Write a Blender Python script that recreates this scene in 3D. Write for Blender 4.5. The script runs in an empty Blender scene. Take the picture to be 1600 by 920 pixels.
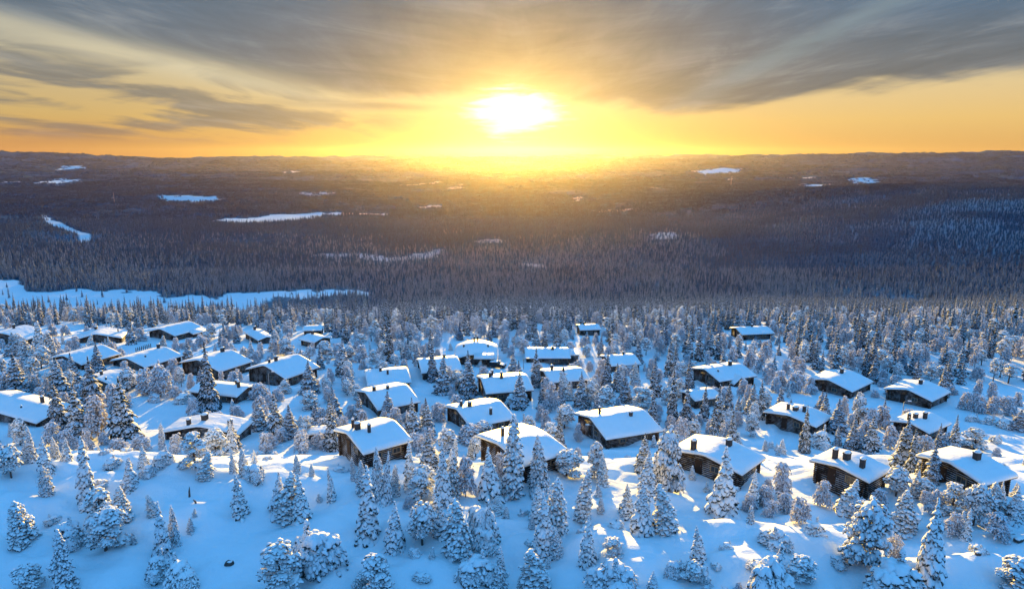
import bpy, math, random
import numpy as np
from mathutils import Vector, Matrix
PI = math.pi
R = math.radians
random.seed(7)
rng = np.random.default_rng(11)
sc = bpy.context.scene
C = sc.collection

# ------------------------------------------------------------------ camera
F = 1067.0                      # focal length in pixels of the 1600 px wide photograph
PITCH = math.atan(219.0 / F)
cam_d = bpy.data.cameras.new('camera')
cam_d.sensor_width = 36.0
cam_d.lens = 36.0 * F / 1600.0
cam_d.clip_start = 0.5
cam_d.clip_end = 200000.0
cam = bpy.data.objects.new('camera', cam_d)
cam.location = (0, 0, 0)
cam.rotation_euler = (PI / 2 - PITCH, 0, 0)
C.objects.link(cam)
sc.camera = cam

# ------------------------------------------------------------------ exposure, sun
EXPO = 2.0
GAIN = 2.0 ** EXPO
sc.view_settings.view_transform = 'Standard'
sc.view_settings.look = 'None'
sc.view_settings.exposure = EXPO
sc.view_settings.gamma = 1.0
sc.view_settings.use_curve_mapping = False
SUN_AZ = R(0.3)                 # towards +Y, a touch to the right
SUN_EL = R(4.2)
sun_d = bpy.data.lights.new('sun', 'SUN')
sun_d.energy = 5.0
sun_d.angle = R(0.6)
sun_d.color = (1.0, 0.61, 0.12)
sun = bpy.data.objects.new('sun', sun_d)
sv = Vector((math.sin(SUN_AZ) * math.cos(SUN_EL), math.cos(SUN_AZ) * math.cos(SUN_EL), math.sin(SUN_EL)))
sun.rotation_euler = sv.to_track_quat('Z', 'Y').to_euler()
sun.location = (0, 200, 120)
C.objects.link(sun)

# ------------------------------------------------------------------ node maths helper
class NT:
    def __init__(self, tree):
        self.t = tree; self.n = tree.nodes; self.l = tree.links
    def new(self, kind, **kw):
        nd = self.n.new(kind)
        for k, v in kw.items(): setattr(nd, k, v)
        return nd
    def put(self, sock, v):
        if isinstance(v, V): self.l.new(v.s, sock)
        elif isinstance(v, bpy.types.NodeSocket): self.l.new(v, sock)
        elif v is not None: sock.default_value = v
    def m(self, op, a, b=None, c=None, clamp=False):
        nd = self.new('ShaderNodeMath', operation=op); nd.use_clamp = clamp
        self.put(nd.inputs[0], a)
        if b is not None: self.put(nd.inputs[1], b)
        if c is not None: self.put(nd.inputs[2], c)
        return V(self, nd.outputs[0])
    def smooth(self, x, a, b):
        nd = self.new('ShaderNodeMapRange'); nd.interpolation_type = 'SMOOTHSTEP'
        self.put(nd.inputs['Value'], x); self.put(nd.inputs['From Min'], a); self.put(nd.inputs['From Max'], b)
        return V(self, nd.outputs[0])
    def gauss(self, x, w):
        q = x / w
        return self.m('EXPONENT', q * q * -1.0)
    def mix(self, f, a, b, blend='MIX'):
        nd = self.new('ShaderNodeMix', data_type='RGBA', blend_type=blend)
        self.put(nd.inputs[0], f)
        for s, v in ((nd.inputs[6], a), (nd.inputs[7], b)):
            if isinstance(v, tuple): v = tuple(v) + (1.0,) if len(v) == 3 else v
            self.put(s, v)
        return nd.outputs[2]
    def xyz(self, x, y, z):
        nd = self.new('ShaderNodeCombineXYZ')
        for s, v in zip(nd.inputs, (x, y, z)): self.put(s, v)
        return nd.outputs[0]
    def sep(self, v):
        nd = self.new('ShaderNodeSeparateXYZ'); self.l.new(v, nd.inputs[0])
        return [V(self, o) for o in nd.outputs]
    def noise(self, vec, scale, detail=4, rough=0.55, dist=0.0):
        nd = self.new('ShaderNodeTexNoise')
        if vec is not None: self.l.new(vec, nd.inputs['Vector'])
        nd.inputs['Scale'].default_value = scale; nd.inputs['Detail'].default_value = detail
        nd.inputs['Roughness'].default_value = rough; nd.inputs['Distortion'].default_value = dist
        return V(self, nd.outputs[0])
    def scalecol(self, col, f):
        nd = self.new('ShaderNodeVectorMath', operation='SCALE')
        self.put(nd.inputs[0], col); self.put(nd.inputs[3], f)
        return nd.outputs[0]
    def addcol(self, a, b):
        nd = self.new('ShaderNodeVectorMath', operation='ADD')
        self.put(nd.inputs[0], a); self.put(nd.inputs[1], b)
        return nd.outputs[0]
class V:
    def __init__(self, nt, s): self.nt = nt; self.s = s
    def __add__(self, o): return self.nt.m('ADD', self, o)
    __radd__ = __add__
    def __sub__(self, o): return self.nt.m('SUBTRACT', self, o)
    def __rsub__(self, o): return self.nt.m('SUBTRACT', o, self)
    def __mul__(self, o): return self.nt.m('MULTIPLY', self, o)
    __rmul__ = __mul__
    def __truediv__(self, o): return self.nt.m('DIVIDE', self, o)
    def __rtruediv__(self, o): return self.nt.m('DIVIDE', o, self)
    def clamp(self): return self.nt.m('ADD', self, 0.0, clamp=True)

# ------------------------------------------------------------------ world: Nishita sky with a cloud sheet and the low sun's glow
world = bpy.data.worlds.new('World')
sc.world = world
world.use_nodes = True
def build_world():
    nt = NT(world.node_tree)
    nt.n.clear()
    out = nt.new('ShaderNodeOutputWorld'); bg = nt.new('ShaderNodeBackground')
    bg.inputs['Strength'].default_value = 0.1
    nt.l.new(bg.outputs[0], out.inputs['Surface'])
    sky = nt.new('ShaderNodeTexSky', sky_type='NISHITA')
    sky.sun_disc = False; sky.sun_elevation = SUN_EL; sky.sun_rotation = SUN_AZ
    sky.altitude = 300; sky.dust_density = 1.0; sky.ozone_density = 2.0
    tc = nt.new('ShaderNodeTexCoord')
    x, y, z = nt.sep(tc.outputs['Generated'])
    e = nt.m('ARCSINE', z) * 57.2958
    a = nt.m('ARCTAN2', x, y) * 57.2958
    # clear sky by height above the horizon
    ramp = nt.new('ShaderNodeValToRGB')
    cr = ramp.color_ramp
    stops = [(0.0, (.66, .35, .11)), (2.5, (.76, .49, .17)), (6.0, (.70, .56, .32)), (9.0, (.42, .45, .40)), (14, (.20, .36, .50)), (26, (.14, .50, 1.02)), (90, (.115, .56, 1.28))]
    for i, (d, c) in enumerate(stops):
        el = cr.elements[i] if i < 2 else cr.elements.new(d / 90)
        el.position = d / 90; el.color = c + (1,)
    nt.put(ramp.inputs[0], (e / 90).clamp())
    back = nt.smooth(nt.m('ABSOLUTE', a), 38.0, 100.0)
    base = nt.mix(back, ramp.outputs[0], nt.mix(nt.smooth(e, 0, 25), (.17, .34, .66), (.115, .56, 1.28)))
    # cloud sheet: noise on a plane overhead, drawn out along the line of sight
    den = nt.m('MAXIMUM', z, 0.0) + 0.05
    u = x / den; w = y / den
    p1 = nt.xyz(u * 0.85, w * 0.16, 0.0)
    n1 = nt.noise(p1, 1.1, 6, 0.55, 0.6)
    p2 = nt.xyz(u * 1.6 + 7.0, w * 0.34, 2.0)
    n2 = nt.noise(p2, 1.5, 6, 0.6, 0.7) * 0.5 + nt.noise(nt.xyz(a * 0.055, e * 0.42 - nt.m('ABSOLUTE', a) * 0.045, 1.0), 1.6, 7, 0.62, 0.9) * 0.5
    p3 = nt.xyz(a * 0.10, e * 0.55, 4.0)
    n3 = nt.noise(p3, 1.0, 5, 0.55, 0.8)
    aa = a / 36.9
    right = nt.smooth(aa, 0.25, 1.0)
    left = nt.smooth(aa * -1.0, 0.2, 0.9)
    dip = nt.gauss(aa - 0.42, 0.28)
    edge = 4.0 + right * 1.1 - dip * 0.9 + left * 3.0
    M = nt.smooth(e + (n1 - 0.5) * 2.6 + (n3 - 0.5) * 1.8 - edge, -0.35, 0.9)
    # dark bands low on the left
    band = nt.smooth(n3 + (n1 - 0.5) * 0.7, 0.37, 0.60) * nt.smooth(aa * -1.0, 0.05, 0.45) * nt.smooth(e, 0.5, 1.6)
    lens1 = nt.gauss(e - 3.5 + (n3 - 0.5) * 0.8 + aa * 0.6, 0.34) * nt.gauss(aa + 0.30, 0.20)
    M = nt.m('MAXIMUM', nt.m('MAXIMUM', M, band * 0.85), lens1 * 0.75)
    # a bright streak coming down from the upper left
    sx = (aa + 1.0)
    streak = nt.gauss(e - (8.4 - sx * 6.6) + (n1 - 0.5) * 1.8, 1.15) * nt.smooth(sx, 0.78, 0.45)
    M = M * (1.0 - streak * 0.75)
    M = M * (1.0 - nt.smooth(e, 13.5, 24.0) * 0.88) * (1.0 - nt.smooth(nt.m('ABSOLUTE', a), 55.0, 100.0) * 0.85)
    g = nt.m('SQRT', (a - 0.3) * (a - 0.3) * 0.55 + (e - 3.3) * (e - 3.3))
    near = nt.gauss(g, 8.3)
    cool = nt.mix(nt.smooth(e, 3, 12), (.175, .165, .165), (.100, .145, .205))
    cloudc = nt.mix(near, cool, (.42, .28, .125))
    cloudc = nt.mix(nt.smooth(e, 7.5, 12.0) * nt.smooth(aa, .40, .95) * 0.85, cloudc, (.085, .17, .29))
    cloudc = nt.scalecol(cloudc, 0.05 + n2 * 1.55 + n1 * 0.30)
    cloudc = nt.mix(nt.smooth(n2, 0.48, 0.68) * 0.30 * (1.0 - near), cloudc, (.40, .38, .35))
    base = nt.mix(streak * 0.7, nt.scalecol(base, 1.0 - left * 0.22), (.66, .58, .40))
    st2 = nt.gauss(e - (3.2 + (aa - 0.30) * 15.5) + (n3 - 0.5) * 1.6, 0.75) * nt.smooth(aa, .28, .5) * (0.35 + n1)
    cloudc = nt.mix((st2 * 0.55).clamp(), cloudc, (.26, .33, .36))
    col = nt.mix(M, base, cloudc)
    col = nt.mix(nt.smooth(aa * -1.0, .35, 1.0) * nt.smooth(e, 3.0, 0.0) * 0.5, col, (.62, .24, .10))
    # glow of the sun behind the thin cloud
    ga = (a - 0.3) + 0.0; ge = e - 3.25
    r1 = nt.m('SQRT', ga * ga * 0.30 + ge * ge + 0.0001)
    n4 = nt.noise(nt.xyz(a * 0.22, e * 1.5, 9.0), 1.0, 5, 0.6, 0.5)
    body = nt.m('SQRT', ga * ga * 0.30 + ge * ge * 1.15) + (n4 - 0.5) * 3.4 + (n3 - 0.5) * 1.0
    core = nt.smooth(body, 2.5, 0.5)
    glow = nt.gauss(r1, 2.7) * 0.58 + nt.gauss(r1, 6.5) * 0.06
    hor = nt.gauss(ga, 13.0) * nt.gauss(e - 0.8, 2.6) * 0.04
    gl = nt.addcol(nt.scalecol(nt.xyz(1.0, .68, .22), glow + hor), nt.scalecol(nt.xyz(1.0, .86, .52), core * 2.0))
    col = nt.addcol(col, gl)
    # everything below the horizon is hidden by the land
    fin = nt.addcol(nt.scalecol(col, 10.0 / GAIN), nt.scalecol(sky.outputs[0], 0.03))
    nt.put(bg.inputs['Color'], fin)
build_world()
world.cycles.sampling_method = 'AUTOMATIC'
sc.cycles.use_denoising = True
sc.cycles.max_bounces = 4
sc.cycles.diffuse_bounces = 2
sc.cycles.glossy_bounces = 1
sc.cycles.transmission_bounces = 2
sc.cycles.volume_bounces = 0
sc.cycles.transparent_max_bounces = 4
sc.cycles.caustics_reflective = False
sc.cycles.caustics_refractive = False

# ------------------------------------------------------------------ noise and terrain
def _hash(ix, iy, s):
    h = (ix.astype(np.int64) * 374761393 + iy.astype(np.int64) * 668265263 + s * 1442695041) & 0xffffffff
    h = ((h ^ (h >> 13)) * 1274126177) & 0xffffffff
    h = (h ^ (h >> 16)) & 0xffff
    return h / 65535.0
def vnoise(x, y, s=0):
    x = np.asarray(x, float); y = np.asarray(y, float)
    ix = np.floor(x); iy = np.floor(y); fx = x - ix; fy = y - iy
    fx = fx * fx * fx * (fx * (fx * 6 - 15) + 10); fy = fy * fy * fy * (fy * (fy * 6 - 15) + 10)
    a = _hash(ix, iy, s); b = _hash(ix + 1, iy, s); c = _hash(ix, iy + 1, s); d = _hash(ix + 1, iy + 1, s)
    return (a + (b - a) * fx + (c - a) * fy + (a - b - c + d) * fx * fy) - 0.5
def fbm(x, y, octs=3, s=0, gain=0.5):
    t = 0; amp = 1.0; f = 1.0
    for k in range(octs):
        t = t + amp * vnoise(np.asarray(x) * f + 17.3 * k, np.asarray(y) * f - 9.1 * k, s + k); amp *= gain; f *= 2.03
    return t
def sstep(x, a, b):
    t = np.clip((np.asarray(x, float) - a) / (b - a), 0, 1)
    return t * t * (3 - 2 * t)
PY = np.array([-4000, -400, 0, 40, 58, 75, 79, 99, 120, 145, 170, 205, 235, 300, 400, 500, 600, 700, 760, 900, 1300, 2500, 5000, 70000], float)
PZ = np.array([-110, -58, -47, -41, -38.8, -36.6, -37.1, -46.2, -48.8, -50.6, -52.4, -54.8, -58.6, -72.5, -95, -116, -136, -155, -164.5, -166, -178, -195, -200, -200], float)
_RP = [[(-62, 150), (-38, 143), (-14, 139), (0, 126), (6, 116), (11, 105), (26, 101), (44, 104), (52, 118), (50, 134), (70, 128), (80, 112), (92, 100)], [(-14, 139), (2, 152), (14, 168), (8, 186)], [(-62, 150), (-84, 163), (-95, 180)], [(50, 134), (40, 150), (44, 168)]]
ROADS = [(p[i], p[i + 1]) for p in _RP for i in range(len(p) - 1)]
def terrain(x, y):
    x = np.asarray(x, float); y = np.asarray(y, float)
    z = 0
    for o, wt in ((-.03, .25), (0, .5), (.03, .25)):
        z = z + wt * np.interp(y * (1 + o), PY, PZ)
    r = np.hypot(x, y)
    # drifts and hummocks on the near crest
    z = z + sstep(x, -8, 26) * (4.3 * np.exp(-((y - 52) / 11.5) ** 2) - 2.3 * np.exp(-((y - 78) / 9.0) ** 2))
    z = z - 29.0 * sstep(x / np.maximum(y, 1), -.12, -.30) * sstep(y, 262, 470) * sstep(y, 790, 700)
    near = sstep(y, 100, 82) * sstep(r, 200, 120)
    z = z + near * (1.9 * fbm(x / 17.0, y / 12.0, 2, 3) + 1.35 * fbm(x / 5.5, y / 3.6, 2, 9, .55) + .28 * fbm(x / 2.4, y / 1.7, 2, 13))
    mid = sstep(y, 84, 105)
    z = z + mid * sstep(y, 420, 200) * 1.3 * fbm(x / 26, y / 20, 3, 21)
    z = z + sstep(y, 300, 600) * sstep(np.abs(y - 830), 60, 160) * (3 + r * .0035) * fbm(x / 240, y / 200, 3, 31)
    if np.size(x) > 0:
        q = np.full(np.shape(x), 99.0)
        for (ax_, ay_), (bx_, by_) in ROADS:
            dx, dy = bx_ - ax_, by_ - ay_; t = np.clip(((x - ax_) * dx + (y - ay_) * dy) / (dx * dx + dy * dy), 0, 1)
            q = np.minimum(q, np.hypot(x - ax_ - t * dx, y - ay_ - t * dy))
        z = z - .42 * sstep(q, 2.6, 1.7) + .30 * np.exp(-((q - 3.2) / .7) ** 2) * (1 + .8 * vnoise(x / 1.7, y / 1.7, 8)) + .10 * np.exp(-((q - .0) / .45) ** 2)
    # the wooded hill on the right
    z = z + 98 * np.exp(-((x - 1290) / 520.0) ** 2) * sstep(y, 800, 1620) * (1 - 0.9 * sstep(y, 1900, 3600))
    z = z + 16 * np.exp(-((x - 330) / 360.0) ** 2) * np.exp(-((y - 1350) / 260.0) ** 2)
    # low fells far away
    far = sstep(r, 4500, 14000)
    z = z + far * (95 * fbm(x / 4200, y / 3000, 3, 41) + 30) + sstep(r, 9500, 15300) * 142
    z = z + sstep(r, 2500, 9000) * 34 * fbm(x / 1500, y / 1100, 3, 51)
    return z
CP, SP = math.cos(PITCH), math.sin(PITCH)
def ray(px, py):
    a = (px - 800.0) / F; b = (460.0 - py) / F
    return np.array([a, CP + b * SP, -SP + b * CP])
def project(x, y, z):
    d = y * CP - z * SP; v = y * SP + z * CP
    return 800 + F * x / d, 460 - F * v / d, d
TS = np.concatenate([np.arange(30, 420, .25), np.geomspace(420, 60000, 3000)])
def ground_at(px, py, up=0.0):
    d = ray(px, py)
    X = d[0] * TS; Y = d[1] * TS; Z = d[2] * TS
    below = Z < terrain(X, Y) + up
    k = int(np.argmax(below)) if below.any() else len(TS) - 1
    return X[k], Y[k], float(terrain(X[k], Y[k]))

# ------------------------------------------------------------------ mesh helpers
def mesh_np(name, verts, faces_list, smooth=True, mats=(), mat_idx=None):
    """faces_list: list of (n,k) int arrays"""
    me = bpy.data.meshes.new(name)
    verts = np.asarray(verts, np.float32)
    me.vertices.add(len(verts)); me.vertices.foreach_set('co', verts.ravel())
    loops = np.concatenate([f.ravel() for f in faces_list]).astype(np.int32)
    tot = np.concatenate([np.full(len(f), f.shape[1], np.int32) for f in faces_list])
    start = np.concatenate([[0], np.cumsum(tot)[:-1]]).astype(np.int32)
    me.loops.add(len(loops)); me.loops.foreach_set('vertex_index', loops)
    me.polygons.add(len(tot)); me.polygons.foreach_set('loop_start', start); me.polygons.foreach_set('loop_total', tot)
    me.polygons.foreach_set('use_smooth', np.full(len(tot), smooth))
    for m in mats: me.materials.append(m)
    if mat_idx is not None: me.polygons.foreach_set('material_index', np.asarray(mat_idx, np.int32))
    me.update(calc_edges=True)
    return me
def link(name, me, parent=None, **props):
    o = bpy.data.objects.new(name, me); C.objects.link(o)
    if parent is not None: o.parent = parent
    for k, v in props.items(): o[k] = v
    return o
class MB:
    """collects boxes and tubes of one part"""
    def __init__(s): s.v = []; s.f = []; s.n = 0
    def add(s, v, f):
        v = np.asarray(v, float); s.v.append(v)
        for q in f: s.f.append(tuple(i + s.n for i in q))
        s.n += len(v)
    def box(s, c, h, rot=0.0, tilt=None):
        v = np.array([[i, j, k] for i in (-1, 1) for j in (-1, 1) for k in (-1, 1)], float) * np.array(h)
        if rot:
            cr_, sr_ = math.cos(rot), math.sin(rot)
            v = np.stack([v[:, 0] * cr_ - v[:, 1] * sr_, v[:, 0] * sr_ + v[:, 1] * cr_, v[:, 2]], 1)
        s.add(v + np.array(c), [(0, 1, 3, 2), (4, 6, 7, 5), (0, 4, 5, 1), (2, 3, 7, 6), (0, 2, 6, 4), (1, 5, 7, 3)])
    def tube(s, p0, p1, r0, r1=None, n=8, cap=True):
        r1 = r0 if r1 is None else r1
        p0 = Vector(p0); p1 = Vector(p1); d = (p1 - p0).normalized()
        q = d.to_track_quat('Z', 'Y').to_matrix()
        ring = [Vector((math.cos(2 * PI * i / n), math.sin(2 * PI * i / n), 0)) for i in range(n)]
        v = [tuple(p0 + q @ (w * r0)) for w in ring] + [tuple(p1 + q @ (w * r1)) for w in ring]
        f = [(i, (i + 1) % n, n + (i + 1) % n, n + i) for i in range(n)]
        if cap: f += [tuple(range(n - 1, -1, -1)), tuple(range(n, 2 * n))]
        s.add(v, f)
    def path(s, pts, rads, n=6):
        for i in range(len(pts) - 1): s.tube(pts[i], pts[i + 1], rads[i], rads[i + 1], n, True)
    def mesh(s, name, mat, smooth=False):
        me = bpy.data.meshes.new(name)
        me.from_pydata([tuple(p) for p in np.concatenate(s.v)], [], s.f)
        me.materials.append(mat)
        if smooth: me.polygons.foreach_set('use_smooth', np.ones(len(me.polygons), bool))
        me.update()
        return me
    def obj(s, name, mat, parent=None, smooth=False, **p): return link(name, s.mesh(name, mat, smooth), parent, **p)

# ------------------------------------------------------------------ materials
def mat(name, fn):
    m = bpy.data.materials.new(name); m.use_nodes = True
    nt = NT(m.node_tree); nt.n.clear()
    out = nt.new('ShaderNodeOutputMaterial'); b = nt.new('ShaderNodeBsdfPrincipled')
    nt.l.new(b.outputs[0], out.inputs['Surface'])
    b.inputs['Specular IOR Level'].default_value = 0.25
    fn(nt, b)
    return m
def bump(nt, b, h, dist, strength=1.0):
    bp = nt.new('ShaderNodeBump'); bp.inputs['Strength'].default_value = strength; bp.inputs['Distance'].default_value = dist
    nt.put(bp.inputs['Height'], h); nt.l.new(bp.outputs[0], b.inputs['Normal'])
def objco(nt): return nt.new('ShaderNodeTexCoord').outputs['Object']
SNOW = (.83, .87, .90)
def f_roof_snow(nt, b):
    p = objco(nt)
    n = nt.noise(p, 1.1, 5, .55)
    nt.put(b.inputs['Base Color'], nt.mix(n, (.78, .82, .86), (.87, .90, .92)))
    b.inputs['Roughness'].default_value = .55
    bump(nt, b, nt.noise(p, .8, 6, .6), .25, .6)
M_ROOFSNOW = mat('roof_snow', f_roof_snow)
def f_ground(nt, b):
    p = nt.new('ShaderNodeNewGeometry').outputs['Position']
    at = nt.new('ShaderNodeAttribute'); at.attribute_name = 'cover'
    cov = V(nt, at.outputs['Fac'])
    n = nt.noise(p, .35, 6, .6)
    snow = nt.mix(n, (.77, .83, .88), (.86, .89, .92))
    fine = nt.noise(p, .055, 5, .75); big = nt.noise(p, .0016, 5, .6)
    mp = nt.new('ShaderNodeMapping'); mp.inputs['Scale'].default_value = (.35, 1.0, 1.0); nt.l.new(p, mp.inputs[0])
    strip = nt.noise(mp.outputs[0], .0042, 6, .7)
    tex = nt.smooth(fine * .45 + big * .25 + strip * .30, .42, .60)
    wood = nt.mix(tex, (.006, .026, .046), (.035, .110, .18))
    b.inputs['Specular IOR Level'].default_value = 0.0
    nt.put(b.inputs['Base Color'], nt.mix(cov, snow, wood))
    b.inputs['Roughness'].default_value = .9
    bump(nt, b, nt.noise(p, .45, 7, .62), .5, .7)
M_GROUND = mat('snow_ground', f_ground)
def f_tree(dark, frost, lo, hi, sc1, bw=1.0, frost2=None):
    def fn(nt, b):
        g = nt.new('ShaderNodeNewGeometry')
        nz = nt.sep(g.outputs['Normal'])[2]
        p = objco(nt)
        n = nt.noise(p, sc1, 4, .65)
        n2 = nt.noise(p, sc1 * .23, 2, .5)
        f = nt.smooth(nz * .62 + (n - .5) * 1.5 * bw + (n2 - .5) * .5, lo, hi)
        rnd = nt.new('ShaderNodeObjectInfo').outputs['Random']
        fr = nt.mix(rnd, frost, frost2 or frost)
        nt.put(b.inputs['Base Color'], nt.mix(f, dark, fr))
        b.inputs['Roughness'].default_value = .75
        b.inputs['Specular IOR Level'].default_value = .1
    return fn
M_LADEN = mat('snow_laden_needles', f_tree((.022, .032, .030), (.86, .88, .90), -.30, .06, 4.5, 1.3, (.78, .80, .84)))
M_SPRUCE = mat('frosted_spruce_needles', f_tree((.010, .019, .017), (.72, .77, .84), .04, .42, 4.5, 1.35, (.52, .56, .64)))
M_WOOD = mat('wood_edge_needles', f_tree((.008, .015, .020), (.58, .64, .74), .00, .42, 3.0, 1.5, (.34, .40, .50)))
M_BIRCH = mat('rime_birch_twigs', f_tree((.20, .19, .20), (.76, .79, .86), -.52, .22, 3.4, 1.25, (.70, .68, .72)))
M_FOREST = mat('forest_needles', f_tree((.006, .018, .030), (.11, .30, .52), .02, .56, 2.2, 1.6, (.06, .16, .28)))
def f_bark(nt, b):
    n = nt.noise(objco(nt), 6, 4, .6)
    nt.put(b.inputs['Base Color'], nt.mix(n, (.05, .035, .03), (.16, .13, .12)))
    b.inputs['Roughness'].default_value = .9
M_BARK = mat('frosty_bark', f_bark)
def f_log(nt, b):
    g = nt.new('ShaderNodeNewGeometry'); nz = nt.sep(g.outputs['Normal'])[2]
    p = objco(nt)
    mp = nt.new('ShaderNodeMapping'); mp.inputs['Scale'].default_value = (.35, .35, 3.0); nt.l.new(p, mp.inputs[0])
    n = nt.noise(mp.outputs[0], 3.0, 5, .65)
    n2 = nt.noise(p, .9, 3, .6)
    wood = nt.mix(n, (.012, .008, .006), (.050, .032, .024))
    f = nt.smooth(nz + (n2 - .5) * 1.8, .48, .85)
    nt.put(b.inputs['Base Color'], nt.mix(f * .8, wood, (.62, .66, .72)))
    b.inputs['Roughness'].default_value = .85
M_LOG = mat('dark_log', f_log)
def f_plain(c1, c2, rough=.8, s=4.0):
    def fn(nt, b):
        n = nt.noise(objco(nt), s, 4, .6)
        nt.put(b.inputs['Base Color'], nt.mix(n, c1, c2)); b.inputs['Roughness'].default_value = rough
    return fn
M_BOARD = mat('tarred_board', f_plain((.022, .016, .013), (.07, .05, .04)))
M_STONE = mat('chimney_stone', f_plain((.03, .026, .025), (.10, .085, .08), .9, 5))
M_ROCK = mat('dark_rock', f_plain((.03, .028, .028), (.12, .11, .10), .9, 2))
M_FRAME = mat('window_frame_paint', f_plain((.20, .15, .10), (.32, .25, .18)))
M_DOOR = mat('door_paint', f_plain((.022, .014, .011), (.05, .028, .020)))
M_STEEL = mat('galvanised_steel', f_plain((.18, .19, .20), (.34, .35, .37), .5, 8))
def f_glass(nt, b):
    b.inputs['Base Color'].default_value = (.02, .025, .03, 1); b.inputs['Roughness'].default_value = .08
    b.inputs['Specular IOR Level'].default_value = .6
M_GLASS = mat('window_glass', f_glass)
M_CARPAINT = mat('car_paint', lambda nt, b: (nt.put(b.inputs['Base Color'], (.02, .022, .026, 1)), nt.put(b.inputs['Roughness'], .3)))
M_RUBBER = mat('tyre_rubber', f_plain((.015, .015, .015), (.03, .03, .03)))

# ------------------------------------------------------------------ clearings (frozen lakes, bogs, river), as seen from the photo and put on the land
LAKES = [
    [(-300, 432), (0, 436), (50, 438), (58, 456), (150, 454), (240, 460), (300, 466), (335, 468), (352, 461), (430, 455), (590, 456), (585, 462), (430, 466), (395, 474), (330, 470), (300, 478), (150, 486), (-300, 488)],
    [(330, 347), (352, 342), (395, 340), (425, 334), (500, 331), (608, 332), (603, 336), (500, 337), (498, 341), (470, 347), (395, 350)],
    [(250, 309), (275, 308), (340, 310), (352, 315), (300, 317), (252, 315)],
    [(58, 289), (72, 282), (100, 279), (124, 283), (118, 287), (95, 291)], [(12, 285), (36, 284), (37, 288), (14, 289)],
    [(74, 267), (95, 265), (130, 263), (128, 266), (105, 269)], [(430, 268), (470, 267), (465, 270), (440, 270)],
    [(1078, 272), (1085, 268), (1120, 266), (1158, 267), (1152, 271), (1100, 275)],
    [(1220, 280), (1235, 277), (1278, 278), (1270, 281)], [(1244, 290), (1262, 287), (1288, 287), (1285, 291), (1268, 294)],
    [(1328, 286), (1340, 280), (1370, 280), (1366, 285), (1350, 288), (1330, 289)],
    [(1400, 298), (1430, 295), (1490, 296), (1495, 300), (1450, 304), (1415, 301)],
    [(1528, 296), (1570, 291), (1640, 289), (1640, 294), (1560, 297)],
    [(60, 333), (71, 332), (82, 342), (102, 351), (120, 361), (142, 368), (144, 377), (126, 380), (122, 369), (100, 359), (78, 350), (66, 341)],
    [(480, 402), (505, 395), (560, 398), (600, 402), (640, 399), (662, 394), (690, 384), (700, 390), (680, 404), (640, 410), (600, 412), (550, 405)],
    [(740, 374), (785, 372), (788, 379), (745, 379)], [(808, 409), (848, 413), (853, 424), (815, 416)],
    [(470, 302), (520, 301), (522, 305), (475, 305)], [(600, 290), (640, 286), (690, 285), (690, 288), (640, 290)], [(696, 293), (724, 288), (725, 294), (700, 296)],
    [(893, 312), (900, 307), (908, 305), (908, 310), (898, 314)], [(1002, 297), (1020, 294), (1040, 296), (1035, 298)],
    [(650, 325), (685, 319), (685, 326)], [(845, 324), (860, 322), (858, 328), (843, 328)], [(176, 304), (181, 304), (182, 315), (178, 315)], [(1136, 283), (1146, 278), (1147, 289), (1142, 289)],
    [(1010, 365), (1050, 358), (1060, 372), (1020, 376)], [(930, 328), (1000, 325), (1010, 331), (940, 334)],
]
def in_poly(x, y, poly):
    res = np.zeros(np.shape(x), bool); n = len(poly)
    for i in range(n):
        x0, y0 = poly[i]; x1, y1 = poly[(i + 1) % n]
        if y0 == y1: continue
        c = ((y0 > y) != (y1 > y)) & (x < (x1 - x0) * (y - y0) / (y1 - y0) + x0)
        res ^= c
    return res
LAKES_W = []
for poly in LAKES:
    q = [ray(px, py) for px, py in poly]
    cx, cy = np.mean([p[0] for p in poly]), np.mean([p[1] for p in poly])
    z = ground_at(float(np.clip(cx, 0, 1600)), cy)[2]
    if poly is LAKES[0]: z = -165.3
    elif cy < 306: z = -197.0
    LAKES_W.append([(d[0] * z / d[2], d[1] * z / d[2]) for d in q])
LAKES_BB = [(min(p[0] for p in L), max(p[0] for p in L), min(p[1] for p in L), max(p[1] for p in L)) for L in LAKES_W]
SOFT = 14
RIVER = LAKES_W[13]
def open_land(x, y, soft=False):
    x = np.asarray(x, float); y = np.asarray(y, float)
    s = np.hypot(x, y) * .012
    xw = x + s * fbm(x / 26, y / 30, 3, 61); yw = y + 2.6 * s * fbm(x / 34, y / 40, 3, 62)
    res = np.zeros(x.shape, bool)
    for L, bb in (zip(LAKES_W[SOFT:], LAKES_BB[SOFT:]) if soft else zip(LAKES_W[:SOFT], LAKES_BB[:SOFT])):
        cand = (xw > bb[0]) & (xw < bb[1]) & (yw > bb[2]) & (yw < bb[3])
        if L is RIVER:
            res |= in_poly(x, y, L)
        elif cand.any():
            idx = np.nonzero(cand)
            res[idx] |= in_poly(xw[idx], yw[idx], L)
    return res

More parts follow.
